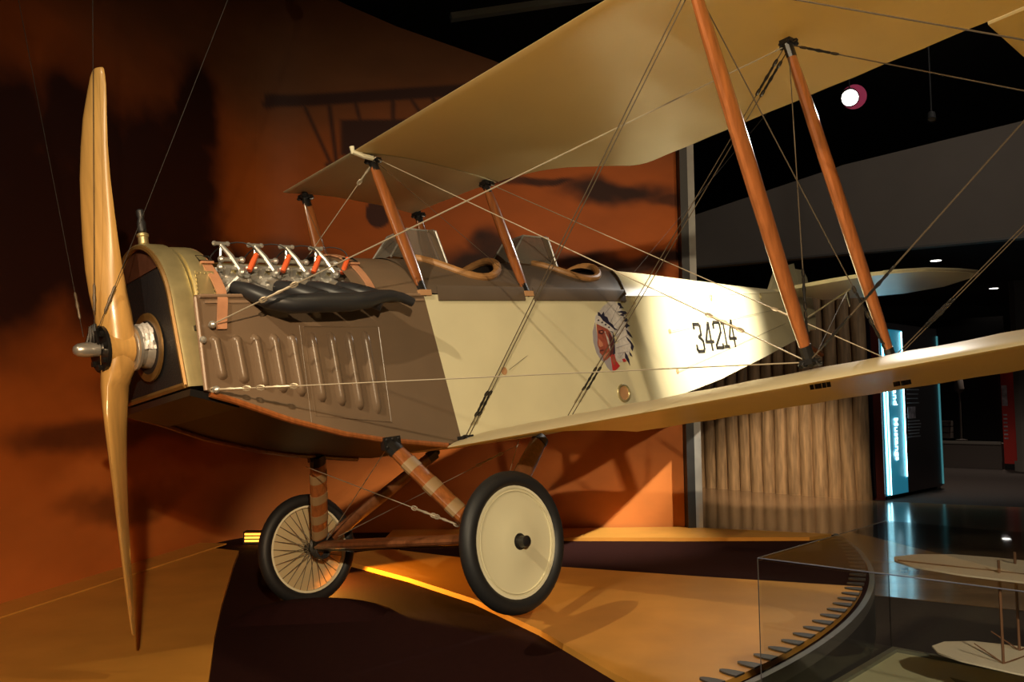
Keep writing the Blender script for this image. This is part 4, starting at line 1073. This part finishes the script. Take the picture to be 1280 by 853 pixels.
# --- markings and small fittings on the fabric side
def yside(x): return -fw(x)
for x, z, r in ((1.903, -.272, .022), (3.692, -.08, .018), (3.703, -.366, .018)):
    obj('cable_patch', MB().lathe([(0, r), (.003, r)], (x, yside(x) - .003, z), (0, 1, 0), 14), 'leathpatch', bi)
io = MB().tube([(2.945 + .058 * math.cos(2 * math.pi * k / 20), yside(2.945) - .004, -.475 + .052 * math.sin(2 * math.pi * k / 20)) for k in range(20)], .009, 8, closed=True)
o = obj('inspection_ring', io, 'brass', bi); obj('ring_cover', MB().lathe([(0, .052), (.002, .052)], (2.945, yside(2.945) - .003, -.475), (0, 1, 0), 18), 'leathpatch', o)
for x, z in ((3.27, .135), (4.45, .185), (5.45, .22)):
    obj('lacing_hook', MB().tube([(x + .012 * math.cos(2 * math.pi * k / 10), yside(x) - .003, z + .028 * math.sin(2 * math.pi * k / 10)) for k in range(10)], .003, 5, closed=True), 'brass', bi)
obj('lacing_line', MB().tube([(x, yside(x) - .0015, fzl(x) - .004) for x in stations(3.2, 6.2, 20)], .003, 5), 'fabric_trim', bi)

def on_side(x, z, d=.0022): return (x, yside(x) - d, z)
def decal(nm, poly, m, parent, d=.002, lab=None):
    """flat printed shape on the fabric side: poly in (x,z)"""
    A = [on_side(x, z, d) for x, z in poly]; n = len(A)
    return obj(nm, MB().prism(A, (0, .0012, 0)), m, parent, label=lab)
# serial number 34214
DG = {'3': [[(0, .86), (0, 1), (.72, 1), (.86, .93), (.86, .62), (.52, .53), (.86, .43), (1, .36), (1, .1), (.88, 0), (.12, 0), (0, .08), (0, .20)]],
      '4': [[(.72, 0), (.72, 1)], [(.66, 1), (0, .34), (0, .30), (1.05, .30)]],
      '2': [[(0, .80), (0, .9), (.12, 1), (.88, 1), (1, .9), (1, .62), (0, .12), (0, .02), (1, .02), (1, .14)]],
      '1': [[(.18, .94), (.5, .98), (.5, .03)], [(.15, .02), (.88, .02)]]}
num = None; x0 = 4.055; 
widths = [.135, .135, .135, .10, .13]; gap = .018; zb_, hh = -.225, .185
x = x0
XN = [4.07, 4.235, 4.40, 4.53, 4.66]
nroot = obj('serial_number', MB().prism([on_side(4.02, -.24, .0008), on_side(4.021, -.24, .0008), on_side(4.021, -.239, .0008)], (0, .0005, 0)), 'number', cover, label='black stencilled number 34214')
sd = MB()
for ch, xx in zip('34214', XN):
    w = .115 if ch != '1' else .11
    for pl_ in DG[ch]:
        for (a, b), (c, d) in zip(pl_[:-1], pl_[1:]):
            zb0 = lerp(-.235, -.205, (xx - 4.07) / .6); h = lerp(.205, .205, 0)
            p = Vector((xx + a * w, 0, zb0 + b * h)); q = Vector((xx + c * w, 0, zb0 + d * h)); t = (q - p)
            if t.length < 1e-6: continue
            t.normalize(); nrm = V(-t.z, 0, t.x); hw_ = .0135
            p = p - t * hw_ * .8; q = q + t * hw_ * .8
            quad = [p - nrm * hw_, q - nrm * hw_, q + nrm * hw_, p + nrm * hw_]
            sd.prism([on_side(v.x, v.z, .0024) for v in quad], (0, .0014, 0))
bpy.data.objects.remove(nroot)
obj('serial_number', sd, 'number', bi, label='black stencilled number 34214')
# painted head-in-headdress emblem (coordinates as drawn: u right, v up, in units of its height)
M['em_white'] = mat('emblem_white', (.60, .56, .55), .4, var=.14, scale=40); M['em_navy'] = mat('emblem_navy', (.022, .018, .045), .4)
M['em_skin'] = mat('emblem_red_brown', (.34, .085, .055), .4, var=.25, scale=28); M['em_shade'] = mat('emblem_shadow_brown', (.10, .028, .028), .4)
M['em_red'] = mat('emblem_red', (.50, .035, .035), .4); M['em_grey'] = mat('emblem_lilac_grey', (.36, .33, .37), .4); M['em_light'] = mat('emblem_skin_light', (.55, .22, .14), .4)
def E(u, v):  # crop pixels (711x853 view of 100x120 px) to hull coordinates
    px, py = 720 + u / 7.11, 360 + v / 7.11
    # local affine fit of the side plane around the emblem
    x_ = 2.964 + (px - 770) * .00830 + (py - 420) * -.00125
    z_ = -.105 + (px - 770) * .00010 - (py - 420) * .00530
    return (x_, z_)
def emb(nm, pts, m, d, par): return decal(nm, [E(*p) for p in pts], m, par, d)
back_poly = [(240, 170), (300, 125), (360, 118), (400, 150), (440, 200), (470, 250), (490, 310), (500, 370), (510, 430), (520, 500), (505, 570), (480, 620), (440, 640), (400, 660), (360, 640), (330, 600), (300, 560), (260, 400), (200, 320), (170, 300), (175, 250)]
em_ = emb('chief_emblem', back_poly, 'em_white', .0020, bi); em_['label'] = 'painted profile head in a feathered headdress'
emb('emblem_halo', [(172, 300), (150, 380), (155, 470), (180, 560), (215, 620), (250, 650), (270, 690), (310, 735), (335, 735), (330, 640), (230, 560), (190, 420)], 'em_grey', .0017, em_)
emb('face', [(185, 315), (260, 345), (300, 385), (325, 440), (335, 530), (325, 575), (300, 600), (262, 628), (238, 632), (236, 605), (225, 580), (205, 560), (206, 535), (200, 520), (192, 500), (188, 470), (192, 450), (190, 400), (186, 360)], 'em_skin', .0024, em_)
emb('cheek_shade', [(285, 390), (322, 440), (332, 530), (322, 575), (290, 600), (300, 540), (295, 470)], 'em_shade', .0027, em_)
emb('eye_shade', [(198, 372), (240, 368), (250, 392), (225, 408), (200, 398)], 'em_shade', .0027, em_); emb('eye', [(216, 382), (232, 380), (234, 390), (218, 392)], 'em_light', .0030, em_)
emb('nose', [(200, 440), (232, 480), (238, 505), (215, 515), (198, 500)], 'em_light', .0027, em_); emb('mouth', [(206, 540), (240, 536), (242, 546), (208, 552)], 'em_shade', .0028, em_)
emb('chin_light', [(235, 590), (285, 560), (275, 600), (245, 615)], 'em_light', .0027, em_)
emb('neck', [(300, 600), (335, 570), (350, 640), (390, 690), (360, 712), (318, 738), (312, 680)], 'em_red', .0025, em_); emb('neck_light', [(305, 605), (330, 590), (345, 640), (340, 690), (320, 660)], 'em_skin', .0028, em_)
emb('collar', [(412, 632), (440, 628), (462, 655), (430, 660)], 'em_red', .0028, em_)
emb('braid', [(295, 380), (325, 400), (335, 520), (320, 590), (345, 580), (345, 450), (330, 390)], 'em_navy', .0030, em_)
emb('headband', [(178, 275), (205, 268), (300, 335), (345, 370), (340, 400), (320, 410), (280, 365), (185, 315)], 'em_white', .0030, em_)
for u, v in ((200, 285), (232, 305), (262, 325), (292, 350)): emb('band_spot', [(u - 9, v), (u, v - 9), (u + 9, v), (u, v + 9)], 'em_navy', .0033, em_)
emb('band_fringe', [(195, 212), (215, 222), (225, 240), (248, 212), (255, 250), (280, 262), (292, 300), (330, 325), (348, 355), (385, 378), (345, 372), (300, 332), (240, 290), (215, 252), (198, 245)], 'em_navy', .0033, em_)
for p in ([(395, 130), (425, 140), (432, 160), (458, 182), (425, 180), (405, 188), (415, 165), (392, 150)], [(380, 215), (430, 205), (470, 210), (492, 230), (450, 240), (455, 255), (405, 245), (440, 228)], [(440, 262), (470, 262), (505, 300), (480, 305), (430, 296), (465, 288)],
          [(455, 345), (478, 315), (495, 330), (515, 342), (490, 350), (475, 365)], [(470, 372), (505, 400), (520, 420), (536, 452), (505, 435), (480, 410)], [(460, 430), (500, 465), (530, 500), (545, 530), (528, 570), (510, 540), (515, 510), (480, 465)],
          [(490, 568), (512, 590), (525, 620), (500, 605)], [(445, 570), (470, 600), (488, 640), (495, 695), (470, 655), (445, 620)]):
    emb('feather_tip', p, 'em_navy', .0030, em_)
for a, b in (((300, 330), (395, 160)), ((330, 350), (450, 240)), ((345, 385), (470, 300)), ((350, 430), (480, 360)), ((355, 480), (490, 420)), ((360, 530), (500, 500)), ((370, 580), (480, 570)), ((250, 240), (340, 150)), ((390, 620), (440, 570))):
    du, dv = b[0] - a[0], b[1] - a[1]; l = math.hypot(du, dv); nu, nv = -dv / l * 2.4, du / l * 2.4
    emb('feather_quill', [(a[0] - nu, a[1] - nv), (b[0] - nu, b[1] - nv), (b[0] + nu, b[1] + nv), (a[0] + nu, a[1] + nv)], 'em_grey', .0026, em_)

# ------------------------------------------------------------------ suspension cables (from the airframe to the ceiling)
def cable(p, q, lab, tb, r=.0014):
    p, q = Vector(p), Vector(q); t = (q - p).normalized()
    th_ = thing('suspension_cable', lab, 'cable', tuple(p), 'cables holding up the biplane')
    obj('cable', MB().cyl(p, q, r, 6), 'cable', th_)
    c = p + t * tb
    obj('turnbuckle', MB().lathe([(-.06, .003), (-.05, .006), (-.02, .005), (0, .008), (.02, .005), (.05, .006), (.06, .003)], c, t, 8), 'wire_dark', th_)
hubw = acw((-.10, -.045, .09))
cable(hubw, (hubw.x - .13, hubw.y + .0, 6.19), 'thin steel cable rising straight up from the propeller hub', .12)
cable(acw((-.09, -.06, .08)), (hubw.x + 1.45, hubw.y + .6, 6.19), 'thin steel cable leaning right from the propeller hub', .13)
cable(acw((-.12, .03, .06)), (hubw.x - 1.3, hubw.y + .5, 6.19), 'thin steel cable leaning left from the propeller hub', .14)
cable(acw((3.82, 0, .415)), (3.9, 7.0, 5.6), 'steel cable slanting up right from the deck behind the cockpits', 2.4)
